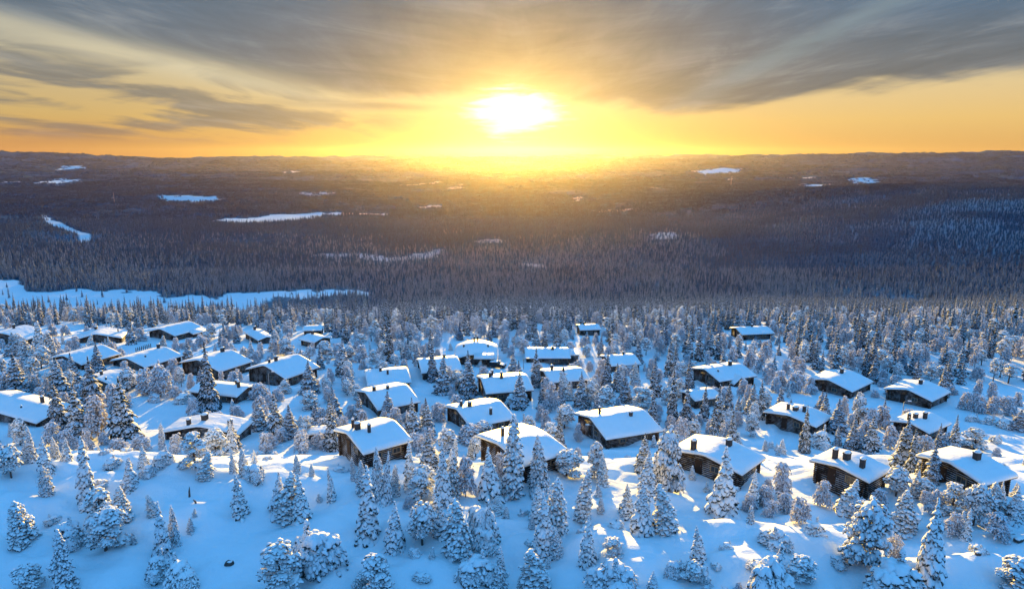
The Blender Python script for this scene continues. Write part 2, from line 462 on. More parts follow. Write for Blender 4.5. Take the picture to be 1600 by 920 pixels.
# ------------------------------------------------------------------ ground: one sheet out to the horizon
def build_ground():
    rad = np.concatenate([[6, 14, 22, 30], np.geomspace(36, 130, 300), np.geomspace(131, 900, 230), np.geomspace(905, 15500, 350)])
    a1 = np.linspace(-R(47), R(47), 560); a2 = np.linspace(R(47), 2 * PI - R(47), 92)[1:-1]
    ang = np.concatenate([a1, a2]); na = len(ang); nr = len(rad)
    A, Rr = np.meshgrid(ang, rad)
    X = Rr * np.sin(A); Y = Rr * np.cos(A)
    Z = terrain(X, Y)
    i = np.arange(nr - 1)[:, None] * na; j = np.arange(na)[None, :]; j2 = (j + 1) % na
    f = np.stack([i + j, i + j2, i + na + j2, i + na + j], -1).reshape(-1, 4)[:, ::-1]
    verts = np.stack([X, Y, Z], -1).reshape(-1, 3)
    verts = np.concatenate([verts, [[0, 0, float(terrain(0., 0.))]]])
    k = len(verts) - 1
    cap = np.stack([np.full(na, k), np.arange(na), (np.arange(na) + 1) % na], -1)[:, ::-1]
    me = mesh_np('snow_ground', verts, [f, cap], True, [M_GROUND])
    r = np.hypot(verts[:, 0], verts[:, 1])
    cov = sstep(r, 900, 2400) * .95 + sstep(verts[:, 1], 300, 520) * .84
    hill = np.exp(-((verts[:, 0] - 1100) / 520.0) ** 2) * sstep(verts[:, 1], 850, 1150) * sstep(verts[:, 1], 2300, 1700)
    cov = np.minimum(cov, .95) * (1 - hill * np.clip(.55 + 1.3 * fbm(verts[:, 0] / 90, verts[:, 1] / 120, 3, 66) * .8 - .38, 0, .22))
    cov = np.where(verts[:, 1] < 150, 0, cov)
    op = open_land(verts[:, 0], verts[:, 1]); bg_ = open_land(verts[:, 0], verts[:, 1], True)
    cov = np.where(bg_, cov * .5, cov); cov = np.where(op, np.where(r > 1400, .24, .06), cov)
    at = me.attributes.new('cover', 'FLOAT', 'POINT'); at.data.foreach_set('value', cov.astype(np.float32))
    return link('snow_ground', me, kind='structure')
build_ground()

# ------------------------------------------------------------------ cabins
# eave of the near roof slope (x0,y0,x1,y1), a ridge end (x,y) and the side it is on, label, chimneys (u along the eave 0..1, v 0 eave..1 ridge..2 back eave, width, height), options
CAB = [
    ((947, 683, 1037, 669), (930, 647), 'L', 'log cabin with one small chimney, standing alone beside the open snowy road', [(.22, 1.15, .5, 1.3), (.66, .75, .75, .7)], {}),
    ((567, 708, 646, 686), (531, 677), 'L', 'log cabin with yellow-lit ridge right behind the sunlit snow crest', [(.2, 1.25, .4, 1.4), (.22, 1.0, .9, .7), (.36, .72, .5, 1.1)], {}),
    ((735, 667, 807, 652), (703, 639), 'L', 'log cabin with a wide dark gable and frost-white chimney, left of the road', [(.14, 1.1, .6, 1.0), (.28, .95, .9, .8), (.55, .35, .6, 1.3)], {}),
    ((590, 640, 658, 626), (561, 613), 'L', 'log cabin with long lit ridge between two rows of spruces, behind the crest cabin', [(.2, .95, .8, .7), (.5, .9, .7, .6)], {}),
    ((573, 596, 643, 590), (556, 575), 'L', 'long low log cabin with plain white slope and two chimneys by the ridge', [(.35, .9, .8, .8), (.5, .62, .6, 1.1)], {}),
    ((708, 553, 777, 553), (716, 533), 'L', 'lodge with bowed golden roof, the tallest roof in the village', [(.45, 1.0, .5, 1.3), (.53, 1.0, .5, 1.3), (.22, .6, .6, .5), (.78, .6, .6, .5)], {'bow': 1.5, 'He': 2.9, 'arched': True}),
    ((820, 558, 892, 558), (818, 543), 'L', 'long straight-roofed cabin seen square on, right of the bowed lodge', [(.62, .8, 1.0, .7)], {'annex': True}),
    ((759, 614, 835, 608), (741, 590), 'L', 'log cabin with three dark chimneys below the bowed lodge', [(.2, 1.0, .8, .8), (.28, 1.35, .8, 1.2), (.42, .82, .8, 1.4)], {}),
    ((858, 597, 922, 592), (843, 579), 'L', 'cabin mostly hidden by trees, with a thin golden ridge line', [(.22, 1.05, .8, 1.0), (.46, .75, .6, .9)], {}),
    ((658, 582, 723, 577), (647, 562), 'L', 'cabin split by a tall spruce, left of the bowed lodge', [(.66, 1.05, .6, .6)], {}),
    ((446, 591, 500, 572), (412, 569), 'L', 'log cabin with a big gable facing the street lamp', [(.18, 1.05, .6, .6), (.34, 1.0, .9, .9)], {}),
    ((343, 580, 396, 563), (304, 562), 'L', 'log cabin with tall snow-capped chimney, half hidden by a single tall spruce', [(.72, 1.0, 1.1, 1.0)], {}),
    ((292, 610, 370, 619), (392, 604), 'R', 'cabin with low broad roof and two dark chimneys, right behind the single tall spruce', [(.72, 1.3, .9, .9), (.86, .8, .7, 1.3)], {}),
    ((374, 677, 397, 656), (309, 664), 'L', 'cabin with wide low gable facing the crest and three boxy chimneys', [(.15, 1.3, .9, 1.0), (.42, 1.0, 1.4, .9), (.35, .35, 1.0, 1.0)], {}),
    ((178, 602, 222, 588), (150, 590), 'L', 'small cabin peeping out between four dark spruces on the left', [(.3, 1.2, .7, .9), (.1, .6, .4, .5)], {}),
    ((226, 573, 287, 554), (203, 556), 'L', 'cabin with wide blue shaded roof and a capped chimney near the picket fence', [(.82, 1.0, .9, .9), (.3, .6, .4, .5)], {}),
    ((127, 569, 190, 551), (106, 552), 'L', 'cabin with plain blue slope just below the fence, no chimney showing', [], {}),
    ((191, 527, 202, 516), (155, 515), 'L', 'pink-roofed cabin facing the viewer with a thin stovepipe, upper left', [(.75, 1.2, 1.2, .9), (.55, .3, .35, 1.2)], {}),
    ((273, 524, 320, 511), (256, 511), 'L', 'cabin with pointed roof and low porch slope at the top of the left slope', [], {'porch': True}),
    ((42, 530, 80, 517), (8, 517), 'L', 'pink-lit cabin at the upper left edge of the village', [(.5, 1.0, .8, 1.1)], {}),
    ((380, 518, 403, 531), (415, 524), 'R', 'small cabin with bright yellow back slope, at the edge of the forest', [(.2, 1.0, 1.0, 1.0)], {}),
    ((466, 529, 490, 535), (505, 526), 'R', 'small cabin with cream-lit roof at the forest edge, right of the yellow one', [(.25, 1.1, 1.0, 1.0)], {}),
    ((472, 516, 503, 515), (470, 509), 'L', 'sliver of a white roof in the forest behind the cream-lit cabin', [], {}),
    ((817, 727, 893, 704), (777, 691), 'L', 'cabin behind the foreground snow trees with a steep-lit ridge and dark chimney', [(.25, 1.3, .5, 1.2), (.3, 1.0, .9, .9)], {}),
    ((1160, 740, 1198, 713), (1099, 708), 'L', 'big log cabin with front gable and sun patches on its roof, behind snow trees', [(.1, 1.35, .9, 1.4), (.7, .8, 1.0, .9)], {}),
    ((1276, 666, 1302, 650), (1232, 647), 'L', 'cabin with long dark log wall and sunlit left roof end, right of spruce row', [(.35, 1.25, .7, 1.2), (.4, 1.0, 1.3, .6), (.5, .75, .8, 1.2)], {}),
    ((1332, 611, 1366, 595), (1299, 589), 'L', 'log cabin on the open slope under the forest with one chimney at its ridge', [(.62, 1.0, 1.0, .9)], {}),
    ((1457, 626, 1487, 611), (1426, 603), 'L', 'log cabin with small lit ridge, farthest right under the forest', [(.6, .95, 1.0, .8)], {}),
    ((1453, 676, 1488, 660), (1412, 662), 'L', 'cabin with three chimneys behind the dark spruces on the right', [(.15, 1.2, .7, 1.1), (.35, 1.1, 1.0, .7), (.5, .8, .9, 1.2)], {}),
    ((1359, 752, 1396, 731), (1309, 726), 'L', 'big log cabin with golden roof end and three chimneys, nearest the crest on the right', [(.3, 1.35, .8, 1.3), (.42, 1.05, 1.1, .8), (.35, .5, .8, 1.2)], {}),
    ((1538, 756, 1593, 741), (1482, 719), 'L', 'log cabin with wide smooth roof near the right edge of the photo', [(.6, .8, 1.0, .9)], {}),
    ((1124, 595, 1184, 586), (1110, 574), 'L', 'cabin with a little gabled porch under its eave, above the spruce row', [(.65, .95, 1.0, 1.0), (.2, .6, .4, .5)], {'gablet': True}),
    ((1159, 522, 1211, 520), (1154, 511), 'L', 'lone cabin inside the forest at the right, highest of all', [(.5, 1.0, .7, .6)], {}),
    ((906, 515, 940, 514), (900, 507), 'L', 'small lone cabin inside the forest above the long straight-roofed one', [(.3, 1.0, .6, .6)], {}),
    ((955, 571, 1003, 568), (941, 556), 'L', 'cabin sunk among frosted trees, right of the long straight-roofed one', [(.62, 1.1, .6, .6)], {}),
    ((1086, 625, 1130, 619), (1080, 611), 'L', 'low cabin almost hidden behind the spruce row', [], {}),
    ((-50, 630, 56, 660), (86, 636), 'R', 'dark log cabin with two chimneys cut by the left edge of the photo', [(.7, 1.15, .8, 1.3), (.95, .85, .9, 1.4), (.62, .5, .3, .4)], {}),
    ((-28, 592, 6, 584), (-40, 577), 'L', 'eave end of a cabin cut by the left edge, above the dark one', [], {}),
]
CABINS = []
def fit_cabin(spec):
    (x0, y0, x1, y1), (rx, ry), side, label, chims, opt = spec
    He = opt.get('He', 2.05)
    zg = None
    cxm = (x0 + x1) / 2; cym = (y0 + y1) / 2
    X, Y, zg = ground_at(cxm, cym, He)
    z = zg + He
    for _ in range(3):
        d0, d1 = ray(x0, y0), ray(x1, y1)
        P0 = d0 * z / d0[2]; P1 = d1 * z / d1[2]
        mid = (P0 + P1) / 2
        zg = float(terrain(mid[0], mid[1])); z = zg + He
    ax = P1[:2] - P0[:2]; L = float(np.linalg.norm(ax)); ax = ax / L
    n = np.array([-ax[1], ax[0]])
    Q = P0 if side == 'L' else P1
    dr = ray(rx, ry)
    # ray meets the upright plane through Q along n
    s = (Q[0] * ax[0] + Q[1] * ax[1]) / (dr[0] * ax[0] + dr[1] * ax[1]) if abs(dr[0] * ax[0] + dr[1] * ax[1]) > 1e-3 else 0
    H = dr * s
    t = float((H[:2] - Q[:2]) @ n); h = float(H[2] - Q[2])
    ok = 2.2 < t < 7.5 and .14 < h / max(t, .01) < .36
    if not ok:
        tanp = .25
        # ray meets the roof plane z = Q.z + tanp * t
        den = dr[2] - tanp * (dr[:2] @ n)
        s = (Q[2] - tanp * (Q[:2] @ n)) / den
        H = dr * s; t = float((H[:2] - Q[:2]) @ n); h = t * tanp
        if not 2.2 < t < 8.0:
            t = min(max(t, 3.0), 6.5); h = t * tanp
    return dict(P0=P0, P1=P1, L=L, ax=ax, n=n, Wf=t, rise=h, zg=zg, He=He, label=label, chims=chims, opt=opt, ok=ok)

def build_cabin(c):
    L, Wf, rise, He, opt = c['L'], c['Wf'], c['rise'], c['He'], c['opt']
    tanp = rise / Wf; Wb = Wf * opt.get('wb', .95)
    th = .42                                           # snow thickness; the fitted eave is the top of the snow's edge
    yaw = math.atan2(c['ax'][1], c['ax'][0])
    org = c['P0'][:2] + c['n'] * Wf + c['ax'] * L / 2  # under the middle of the ridge
    zg = c['zg']
    root = bpy.data.objects.new('log_cabin', None); C.objects.link(root)
    root.location = (org[0], org[1], zg); root.rotation_euler = (0, 0, yaw)
    root['label'] = c['label']; root['category'] = 'cabin'; root['group'] = 'log cabins of the snowed-in village'
    oh = .75
    bow = opt.get('bow', 0.0)
    zr = He + rise - .30                              # top of the boards at the ridge
    def board(x, y):
        d = abs(y) * tanp if not opt.get('arched') else (abs(y) * tanp) * .35 + (y * y) * tanp / Wf * .65
        return zr - d - bow * (2 * x / L) ** 2
    x0w, x1w = -L / 2 + oh, L / 2 - oh
    yf, yb = -(Wf - oh), (Wb - oh)
    rr = .135; step = .25
    depth = 1.3
    walls = {'front': ((x0w, yf), (x1w, yf)), 'back': ((x0w, yb), (x1w, yb)), 'left': ((x0w, yf), (x0w, yb)), 'right': ((x1w, yf), (x1w, yb))}
    for key, (a, b) in walls.items():
        mb = MB(); lx = key in ('front', 'back')
        zz = -depth + (0 if lx else step / 2)
        while True:
            if lx:
                top = min(board(x, a[1]) for x in (a[0], 0, b[0]))
                if zz > top - rr - .02: break
                mb.tube((a[0] - .35, a[1], zz), (b[0] + .35, b[1], zz), rr, rr, 7)
            else:
                # the part of this log that is below the roof
                ys = [y for y in np.linspace(a[1], b[1], 41) if board(a[0], y) - .16 > zz + rr * .4]
                if len(ys) < 2: break
                e0 = .35 if ys[0] <= a[1] + .01 and board(a[0], a[1] - .35) - .1 > zz + rr else 0
                e1 = .35 if ys[-1] >= b[1] - .01 and board(a[0], b[1] + .35) - .1 > zz + rr else 0
                mb.tube((a[0], ys[0] - e0, zz), (a[0], ys[-1] + e1, zz), rr, rr, 7)
            zz += step
        mb.obj('wall', M_LOG, root, True)
    # roof boards
    nx = 13 if bow else 3
    ysr = [-Wf + .08, -Wf * .5, 0, Wb * .5, Wb - .08]
    xs = np.linspace(-L / 2 + .08, L / 2 - .08, nx)
    top = [(x, y, board(x, y)) for x in xs for y in ysr]; bot = [(x, y, z_ - .14) for x, y, z_ in top]
    ny = len(ysr); N = len(top); fs = []
    for i in range(nx - 1):
        for j in range(ny - 1):
            q = (i * ny + j, (i + 1) * ny + j, (i + 1) * ny + j + 1, i * ny + j + 1)
            fs.append(q); fs.append(tuple(N + k for k in q[::-1]))
    rim = [i * ny for i in range(nx)] + [(nx - 1) * ny + j for j in range(1, ny)] + [i * ny + ny - 1 for i in range(nx - 2, -1, -1)] + [j for j in range(ny - 2, 0, -1)]
    for k in range(len(rim)):
        p, q = rim[k], rim[(k + 1) % len(rim)]
        fs.append((p, N + p, N + q, q))
    mb = MB(); mb.add(top + bot, fs)
    roof = mb.obj('roof', M_BOARD, root)
    # snow on the roof: a slab with rolled edges and soft swells
    gx, gy = 34, 26
    sx = np.linspace(-1, 1, gx); sx = np.sign(sx) * (1 - (1 - np.abs(sx)) ** 1.5)
    sy = np.linspace(-1, 1, gy); sy = np.sign(sy) * (1 - (1 - np.abs(sy)) ** 1.4)
    seed = int(abs(org[0] * 13 + org[1] * 7)) % 999
    vt = []
    for i in range(gx):
        for j in range(gy):
            x = sx[i] * L / 2; y = sy[j] * (Wf if sy[j] < 0 else Wb)
            wob = .12 * float(vnoise(x * .9 + seed, y * .9, 5))
            edge = min(1 - abs(sx[i]), 1 - abs(sy[j]))
            ex = x * (1 + .0 * wob) + wob * (abs(sx[i]) > .98); ey = y + wob * (abs(sy[j]) > .98)
            rnd = 1 - max(0, 1 - edge / .10) ** 2 * .62
            ridge_round = -.22 * math.exp(-(y / .9) ** 2) * tanp / .27
            zt = board(x, y) + (th + .10 * float(fbm(x * .5 + seed, y * .5, 2, 77))) * rnd + ridge_round * .6
            vt.append((ex, ey, zt))
    nb = gx * gy
    vbm = [(sx[i] * (L / 2 - .04), sy[j] * ((Wf if sy[j] < 0 else Wb) - .04), board(sx[i] * L / 2, sy[j] * (Wf if sy[j] < 0 else Wb)) + .004) for i in range(gx) for j in range(gy)]
    fs = []
    for i in range(gx - 1):
        for j in range(gy - 1):
            q = (i * gy + j, (i + 1) * gy + j, (i + 1) * gy + j + 1, i * gy + j + 1)
            fs.append(q); fs.append(tuple(nb + k for k in q[::-1]))
    rim = [i * gy for i in range(gx)] + [(gx - 1) * gy + j for j in range(1, gy)] + [i * gy + gy - 1 for i in range(gx - 2, -1, -1)] + [j for j in range(gy - 2, 0, -1)]
    for k in range(len(rim)):
        p, q = rim[k], rim[(k + 1) % len(rim)]; fs.append((p, nb + p, nb + q, q))
    mb = MB(); mb.add(vt + vbm, fs)
    mb.obj('roof_snow', M_ROOFSNOW, roof, True)
    # fascia boards on the gable ends
    # chimneys
    for (u, v, w, hh) in c['chims']:
        x = (u - .5) * L; y = -Wf + v * Wf if v <= 1 else (v - 1) * Wb
        y = min(max(y, -Wf + .6), Wb - .6)
        zb = board(x, y)
        mb = MB(); w_ = w * .35; hh = hh * .78
        d_ = w_ * (.8 if w > .45 else 1)
        mb.box((x, y, zb + (hh + th) / 2 - .2), (w_, d_, (hh + th) / 2 + .2))
        if w > .45: mb.box((x, y, zb + th + hh + .05), (w_ * 1.12, d_ * 1.12, .06))
        ch = mb.obj('chimney', M_STONE, root)
        # rounded snow cap
        mbc = MB(); ww = w_ * 1.15; z0 = zb + th + hh + (.11 if w > .45 else 0)
        rings = [(ww, z0), (ww * 1.02, z0 + .10), (ww * .72, z0 + .20), (ww * .3, z0 + .25)]
        vv = []; ff = []
        for k, (r_, z_) in enumerate(rings):
            for q in range(8): vv.append((x + r_ * 1.15 * math.cos(q * PI / 4 + PI / 8), y + r_ * (d_ / w_) * 1.15 * math.sin(q * PI / 4 + PI / 8), z_))
        for k in range(3):
            for q in range(8): ff.append((k * 8 + q, k * 8 + (q + 1) % 8, (k + 1) * 8 + (q + 1) % 8, (k + 1) * 8 + q))
        ff.append(tuple(24 + q for q in range(8))); ff.append(tuple(range(7, -1, -1)))
        mbc.add(vv, ff); mbc.obj('snow_cap', M_ROOFSNOW, ch, True)
    # windows and door
    def window(cx, cy, z, w, h, along_x, out):
        mb = MB(); t = .06
        def bx(dx, dz, hw, hz, dep, off=0.):
            if along_x: mb_.box((cx + dx, cy + out * (.15 + off), z + dz), (hw, dep, hz))
            else: mb_.box((cx + out * (.15 + off), cy + dx, z + dz), (dep, hw, hz))
        mb_ = mb
        bx(-w / 2, 0, t, h / 2 + t, .05); bx(w / 2, 0, t, h / 2 + t, .05); bx(0, h / 2, w / 2 - t, t, .05); bx(0, -h / 2, w / 2 - t, t, .05); bx(0, 0, .025, h / 2 - t, .03)
        wn = mb.obj('window', M_FRAME, root)
        mb_ = MB(); bx(0, 0, w / 2, h / 2, .015, -.0); mb_.obj('pane', M_GLASS, wn)
    zt = min(board(0, yf), board(x0w, yf)) - .1
    if L > 6:
        window(-L * .18, yf, .95, 1.1, .7, True, -1); window(L * .2, yf, .95, 1.1, .7, True, -1)
    yg = (yf + yb) / 2
    window(x0w, yg - 1.2, 1.1, 1.1, .8, False, -1)
    mb = MB(); mb.box((x0w - .15, yg + 1.0, .75), (.04, .48, .95)); dr = mb.obj('door', M_DOOR, root)
    mb = MB(); mb.tube((x0w - .21, yg + .65, .9), (x0w - .21, yg + .65, 1.1), .02, .02, 6); mb.obj('handle', M_STEEL, dr)
    if opt.get('porch') or opt.get('arched'):
        # a low lean-to porch with its own snow in front
        px0, px1 = (L * -.02, L * .42); yo = -Wf - 1.6
        mb = MB(); zf, zb2 = He - .85, He - .22
        mb.add([(px0, yo, zf), (px1, yo, zf), (px1, yf, zb2), (px0, yf, zb2), (px0, yo, zf - .12), (px1, yo, zf - .12), (px1, yf, zb2 - .12), (px0, yf, zb2 - .12)], [(0, 1, 2, 3), (7, 6, 5, 4), (0, 4, 5, 1), (1, 5, 6, 2), (2, 6, 7, 3), (3, 7, 4, 0)])
        pr = mb.obj('porch_roof', M_BOARD, root)
        mb = MB(); k = .42
        mb.add([(px0 - .1, yo - .1, zf + .004), (px1 + .1, yo - .1, zf + .004), (px1 + .1, yf - .2, zb2 - .02), (px0 - .1, yf - .2, zb2 - .02), (px0, yo + .1, zf + k), (px1, yo + .1, zf + k), (px1, yf - .3, zb2 + k), (px0, yf - .3, zb2 + k)], [(3, 2, 1, 0), (4, 5, 6, 7), (0, 1, 5, 4), (1, 2, 6, 5), (2, 3, 7, 6), (3, 0, 4, 7)])
        mb.obj('porch_snow', M_ROOFSNOW, pr, True)
        for px in (px0 + .2, px1 - .2):
            mb = MB(); mb.tube((px, yo + .25, -1), (px, yo + .25, zf - .1), .09, .09, 8); mb.obj('post', M_LOG, root)
    if opt.get('gablet'):
        gx0 = -L * .02; gw = 1.7; yo = -Wf - 1.0; zt0 = He - .9
        mb = MB()
        tri = lambda y_, o: [(gx0 - gw, y_, zt0 + o), (gx0 + gw, y_, zt0 + o), (gx0, y_, zt0 + 1.25 + o)]
        mb.add(tri(yo, 0) + tri(yf + .2, 0), [(0, 1, 2), (5, 4, 3), (0, 3, 4, 1)])
        pr = mb.obj('porch_roof', M_BOARD, root)
        mb = MB()
        a_ = [(gx0 - gw - .2, -.1), (gx0, 1.3), (gx0 + gw + .2, -.1), (gx0 + gw + .1, .28), (gx0, 1.72), (gx0 - gw - .1, .28)]
        mb.add([(p, yo - .12, zt0 + q) for p, q in a_] + [(p, yf + .2, zt0 + q) for p, q in a_], [(5, 4, 1, 0), (4, 3, 2, 1), (6, 7, 10, 11), (7, 8, 9, 10), (5, 11, 10, 4), (4, 10, 9, 3), (0, 6, 11, 5), (3, 9, 8, 2), (1, 7, 6, 0), (2, 8, 7, 1)])
        mb.obj('porch_snow', M_ROOFSNOW, pr)
        for s_ in (-1, 1):
            mb = MB(); mb.tube((gx0 + s_ * (gw - .25), yo + .2, -1), (gx0 + s_ * (gw - .25), yo + .2, zt0), .1, .1, 8); mb.obj('post', M_LOG, root)
    if opt.get('annex'):
        ax0 = L / 2 - oh + .1; ax1 = ax0 + 2.6; ya0, ya1 = -Wf * .45, Wb * .5
        mb = MB(); zz = -depth
        while zz < He - .5:
            mb.tube((ax0, ya0, zz), (ax1, ya0, zz), rr, rr, 7); mb.tube((ax1, ya0, zz + .12), (ax1, ya1, zz + .12), rr, rr, 7); zz += step
        an = mb.obj('annex_wall', M_LOG, root, True)
        mb = MB(); mb.box(((ax0 + ax1) / 2 + .1, (ya0 + ya1) / 2, He - .2), ((ax1 - ax0) / 2 + .2, (ya1 - ya0) / 2 + .5, .08)); ar = mb.obj('annex_roof', M_BOARD, root)
        mb = MB(); mb.box(((ax0 + ax1) / 2 + .1, (ya0 + ya1) / 2, He + .1), ((ax1 - ax0) / 2 + .18, (ya1 - ya0) / 2 + .45, .215)); mb.obj('annex_snow', M_ROOFSNOW, ar)
    # footprint for placing trees, and the roof's outline in the picture
    c['root'] = root; c['org'] = org; c['yaw'] = yaw; c['Wb'] = Wb
    cs, sn = math.cos(yaw), math.sin(yaw)
    pts = []
    for x, y in ((-L / 2, -Wf), (L / 2, -Wf), (L / 2, Wb), (-L / 2, Wb), (-L / 2, 0), (L / 2, 0)):
        z_ = zg + board(x, y) + th
        wx = org[0] + x * cs - y * sn; wy = org[1] + x * sn + y * cs
        for zz in (z_, zg + .8):
            q = project(wx, wy, zz); pts.append((q[0], q[1]))
    c['bb'] = (min(p[0] for p in pts), min(p[1] for p in pts), max(p[0] for p in pts), max(p[1] for p in pts)); c['dist'] = float(org[1])
    return c
for spec in CAB:
    c = fit_cabin(spec); build_cabin(c); CABINS.append(c)
    print('cabin %5.1f %5.1f L %.1f Wf %.1f tan %.2f yaw %.0f ok %s | %s' % (c['org'][0], c['org'][1], c['L'], c['Wf'], c['rise'] / c['Wf'], math.degrees(c['yaw']), c['ok'], c['label'][:40]))
def in_cabin(x, y, pad):
    for c in CABINS:
        dx = x - c['org'][0]; dy = y - c['org'][1]
        cs, sn = math.cos(c['yaw']), math.sin(c['yaw'])
        lx = dx * cs + dy * sn; ly = -dx * sn + dy * cs
        if abs(lx) < c['L'] / 2 + pad and -c['Wf'] - pad < ly < c['Wb'] + pad: return True
    return False

# ------------------------------------------------------------------ trees
def icosphere(sub):
    t = (1 + 5 ** .5) / 2
    v = [(-1, t, 0), (1, t, 0), (-1, -t, 0), (1, -t, 0), (0, -1, t), (0, 1, t), (0, -1, -t), (0, 1, -t), (t, 0, -1), (t, 0, 1), (-t, 0, -1), (-t, 0, 1)]
    f = [(0, 11, 5), (0, 5, 1), (0, 1, 7), (0, 7, 10), (0, 10, 11), (1, 5, 9), (5, 11, 4), (11, 10, 2), (10, 7, 6), (7, 1, 8), (3, 9, 4), (3, 4, 2), (3, 2, 6), (3, 6, 8), (3, 8, 9), (4, 9, 5), (2, 4, 11), (6, 2, 10), (8, 6, 7), (9, 8, 1)]
    v = [np.array(p) / np.linalg.norm(p) for p in v]
    for _ in range(sub):
        mid = {}; nf = []
        def md(a, b):
            k = (min(a, b), max(a, b))
            if k not in mid:
                p = v[a] + v[b]; v.append(p / np.linalg.norm(p)); mid[k] = len(v) - 1
            return mid[k]
        for a, b, c in f:
            ab, bc, ca = md(a, b), md(b, c), md(c, a); nf += [(a, ab, ca), (b, bc, ab), (c, ca, bc), (ab, bc, ca)]
        f = nf
    return np.array(v), np.array(f)
ICO = [icosphere(0), icosphere(1)]
def clumps(cen, ax, yaw, tilt, sub=1, rough=.16, droop=0.0, seed=0):
    """many lumpy ellipsoids at once: centre, half axes (out, across, up), heading, downward tilt"""
    g = np.random.default_rng(seed)
    bv, bf = ICO[sub]; n = len(cen); k = len(bv)
    cen = np.asarray(cen, float); ax = np.asarray(ax, float)
    v = np.repeat(bv[None], n, 0) * (1 + rough * g.normal(size=(n, k, 1)))
    v = v * ax[:, None, :]
    lx = v[..., 0] / ax[:, None, 0]
    v[..., 2] -= droop * ax[:, None, 0] * np.maximum(lx, 0) ** 2
    ct, st = np.cos(tilt)[:, None], np.sin(tilt)[:, None]
    x = v[..., 0] * ct + v[..., 2] * st; z = -v[..., 0] * st + v[..., 2] * ct; y = v[..., 1]
    cy, sy = np.cos(yaw)[:, None], np.sin(yaw)[:, None]
    out = np.stack([x * cy - y * sy, x * sy + y * cy, z], -1) + cen[:, None, :]
    f = (bf[None] + (np.arange(n) * k)[:, None, None]).reshape(-1, 3)
    return out.reshape(-1, 3), f
def join(parts):
    vs, fs, n = [], [], 0
    for v, f in parts: vs.append(v); fs.append(f + n); n += len(v)
    return np.concatenate(vs), np.concatenate(fs)
def trunk_mesh(h, r, seed, lean=0.0, limbs=0, spread=1.0, z0=.35):
    g = random.Random(seed); mb = MB()
    pts = [(lean * (t ** 2) * h + g.uniform(-.04, .04), g.uniform(-.04, .04), -0.6 + t * (h + .6)) for t in (0, .2, .4, .6, .8, 1)]
    mb.path(pts, [r, r * .85, r * .68, r * .5, r * .3, r * .1], 7)
    for k in range(limbs):
        t = z0 + (.9 - z0) * (k + .5) / limbs; a = k * 2.4 + g.random(); l = spread * (1 - t * .6) * g.uniform(.6, 1)
        b = Vector((lean * t * t * h, 0, t * h))
        m_ = b + Vector((math.cos(a) * l * .55, math.sin(a) * l * .55, l * .18)); e_ = b + Vector((math.cos(a) * l, math.sin(a) * l, -l * .12))
        mb.path([b, m_, e_], [r * .35, r * .22, r * .07], 5)
    return mb.mesh('trunk', M_BARK, True)
def spruce_np(h, w, seed, sub=1, nlev=17, dens=1.0, sag=.42, lean=0.0):
    """layered drooping boughs, each ending in two or three fingers"""
    g = np.random.default_rng(seed)
    cen, ax, yaw, tilt = [], [], [], []
    for i in range(nlev):
        t = (i + .4) / nlev
        r = w * ((1 - t) ** .85) * (.92 + .28 * g.random()) + .10
        if i == 0: r *= .8
        nb = max(4, int(round((4 + 9 * (1 - t)) * dens)))
        a0 = g.random() * 6.28
        for k in range(nb):
            if g.random() < .10: continue
            a = a0 + 6.283 * (k + g.uniform(-.3, .3)) / nb
            rl = r * g.uniform(.68, 1.18)
            z = .05 * h + t * h * .93 + g.normal() * h * .012
            ti = sag * (1.15 - .5 * t) * g.uniform(.7, 1.35)
            c = np.array([math.cos(a), math.sin(a)])
            cx = lean * t * t * h
            cen.append([c[0] * rl * .52 + cx, c[1] * rl * .52, z - rl * .52 * math.tan(ti) * .8]); ax.append([rl * .55, rl * .20 + .07, .09 + .05 * rl]); yaw.append(a); tilt.append(ti)
            for s in (-1, 1):
                if rl < .5 and s > 0: continue
                a2 = a + s * g.uniform(.22, .5); c2 = np.array([math.cos(a2), math.sin(a2)]); q = rl * g.uniform(.66, .86)
                cen.append([c2[0] * q + cx, c2[1] * q, z - q * math.tan(ti * 1.15) * .85 - .04]); ax.append([rl * .28 + .05, rl * .11 + .06, .10]); yaw.append(a2); tilt.append(ti * 1.5)
    n = 3
    for k in range(n):
        cen.append([lean * h, 0, h * (.95 + .03 * k)]); ax.append([.10, .10, h * .035]); yaw.append(0); tilt.append(0)
    v, f = clumps(cen, ax, np.array(yaw), np.array(tilt), sub, .17, .25, seed)
    # dark core of needles round the trunk
    m = 14; cz = np.linspace(.08, .9, m)
    cc = [[lean * t * t * h, 0, t * h] for t in cz]; ca = [[w * .42 * (1 - t) ** .8 + .06] * 2 + [h * .045] for t in cz]
    v2, f2 = clumps(cc, ca, g.random(m) * 6, np.zeros(m), sub, .12, 0, seed + 1)
    return join([(v, f), (v2, f2)])
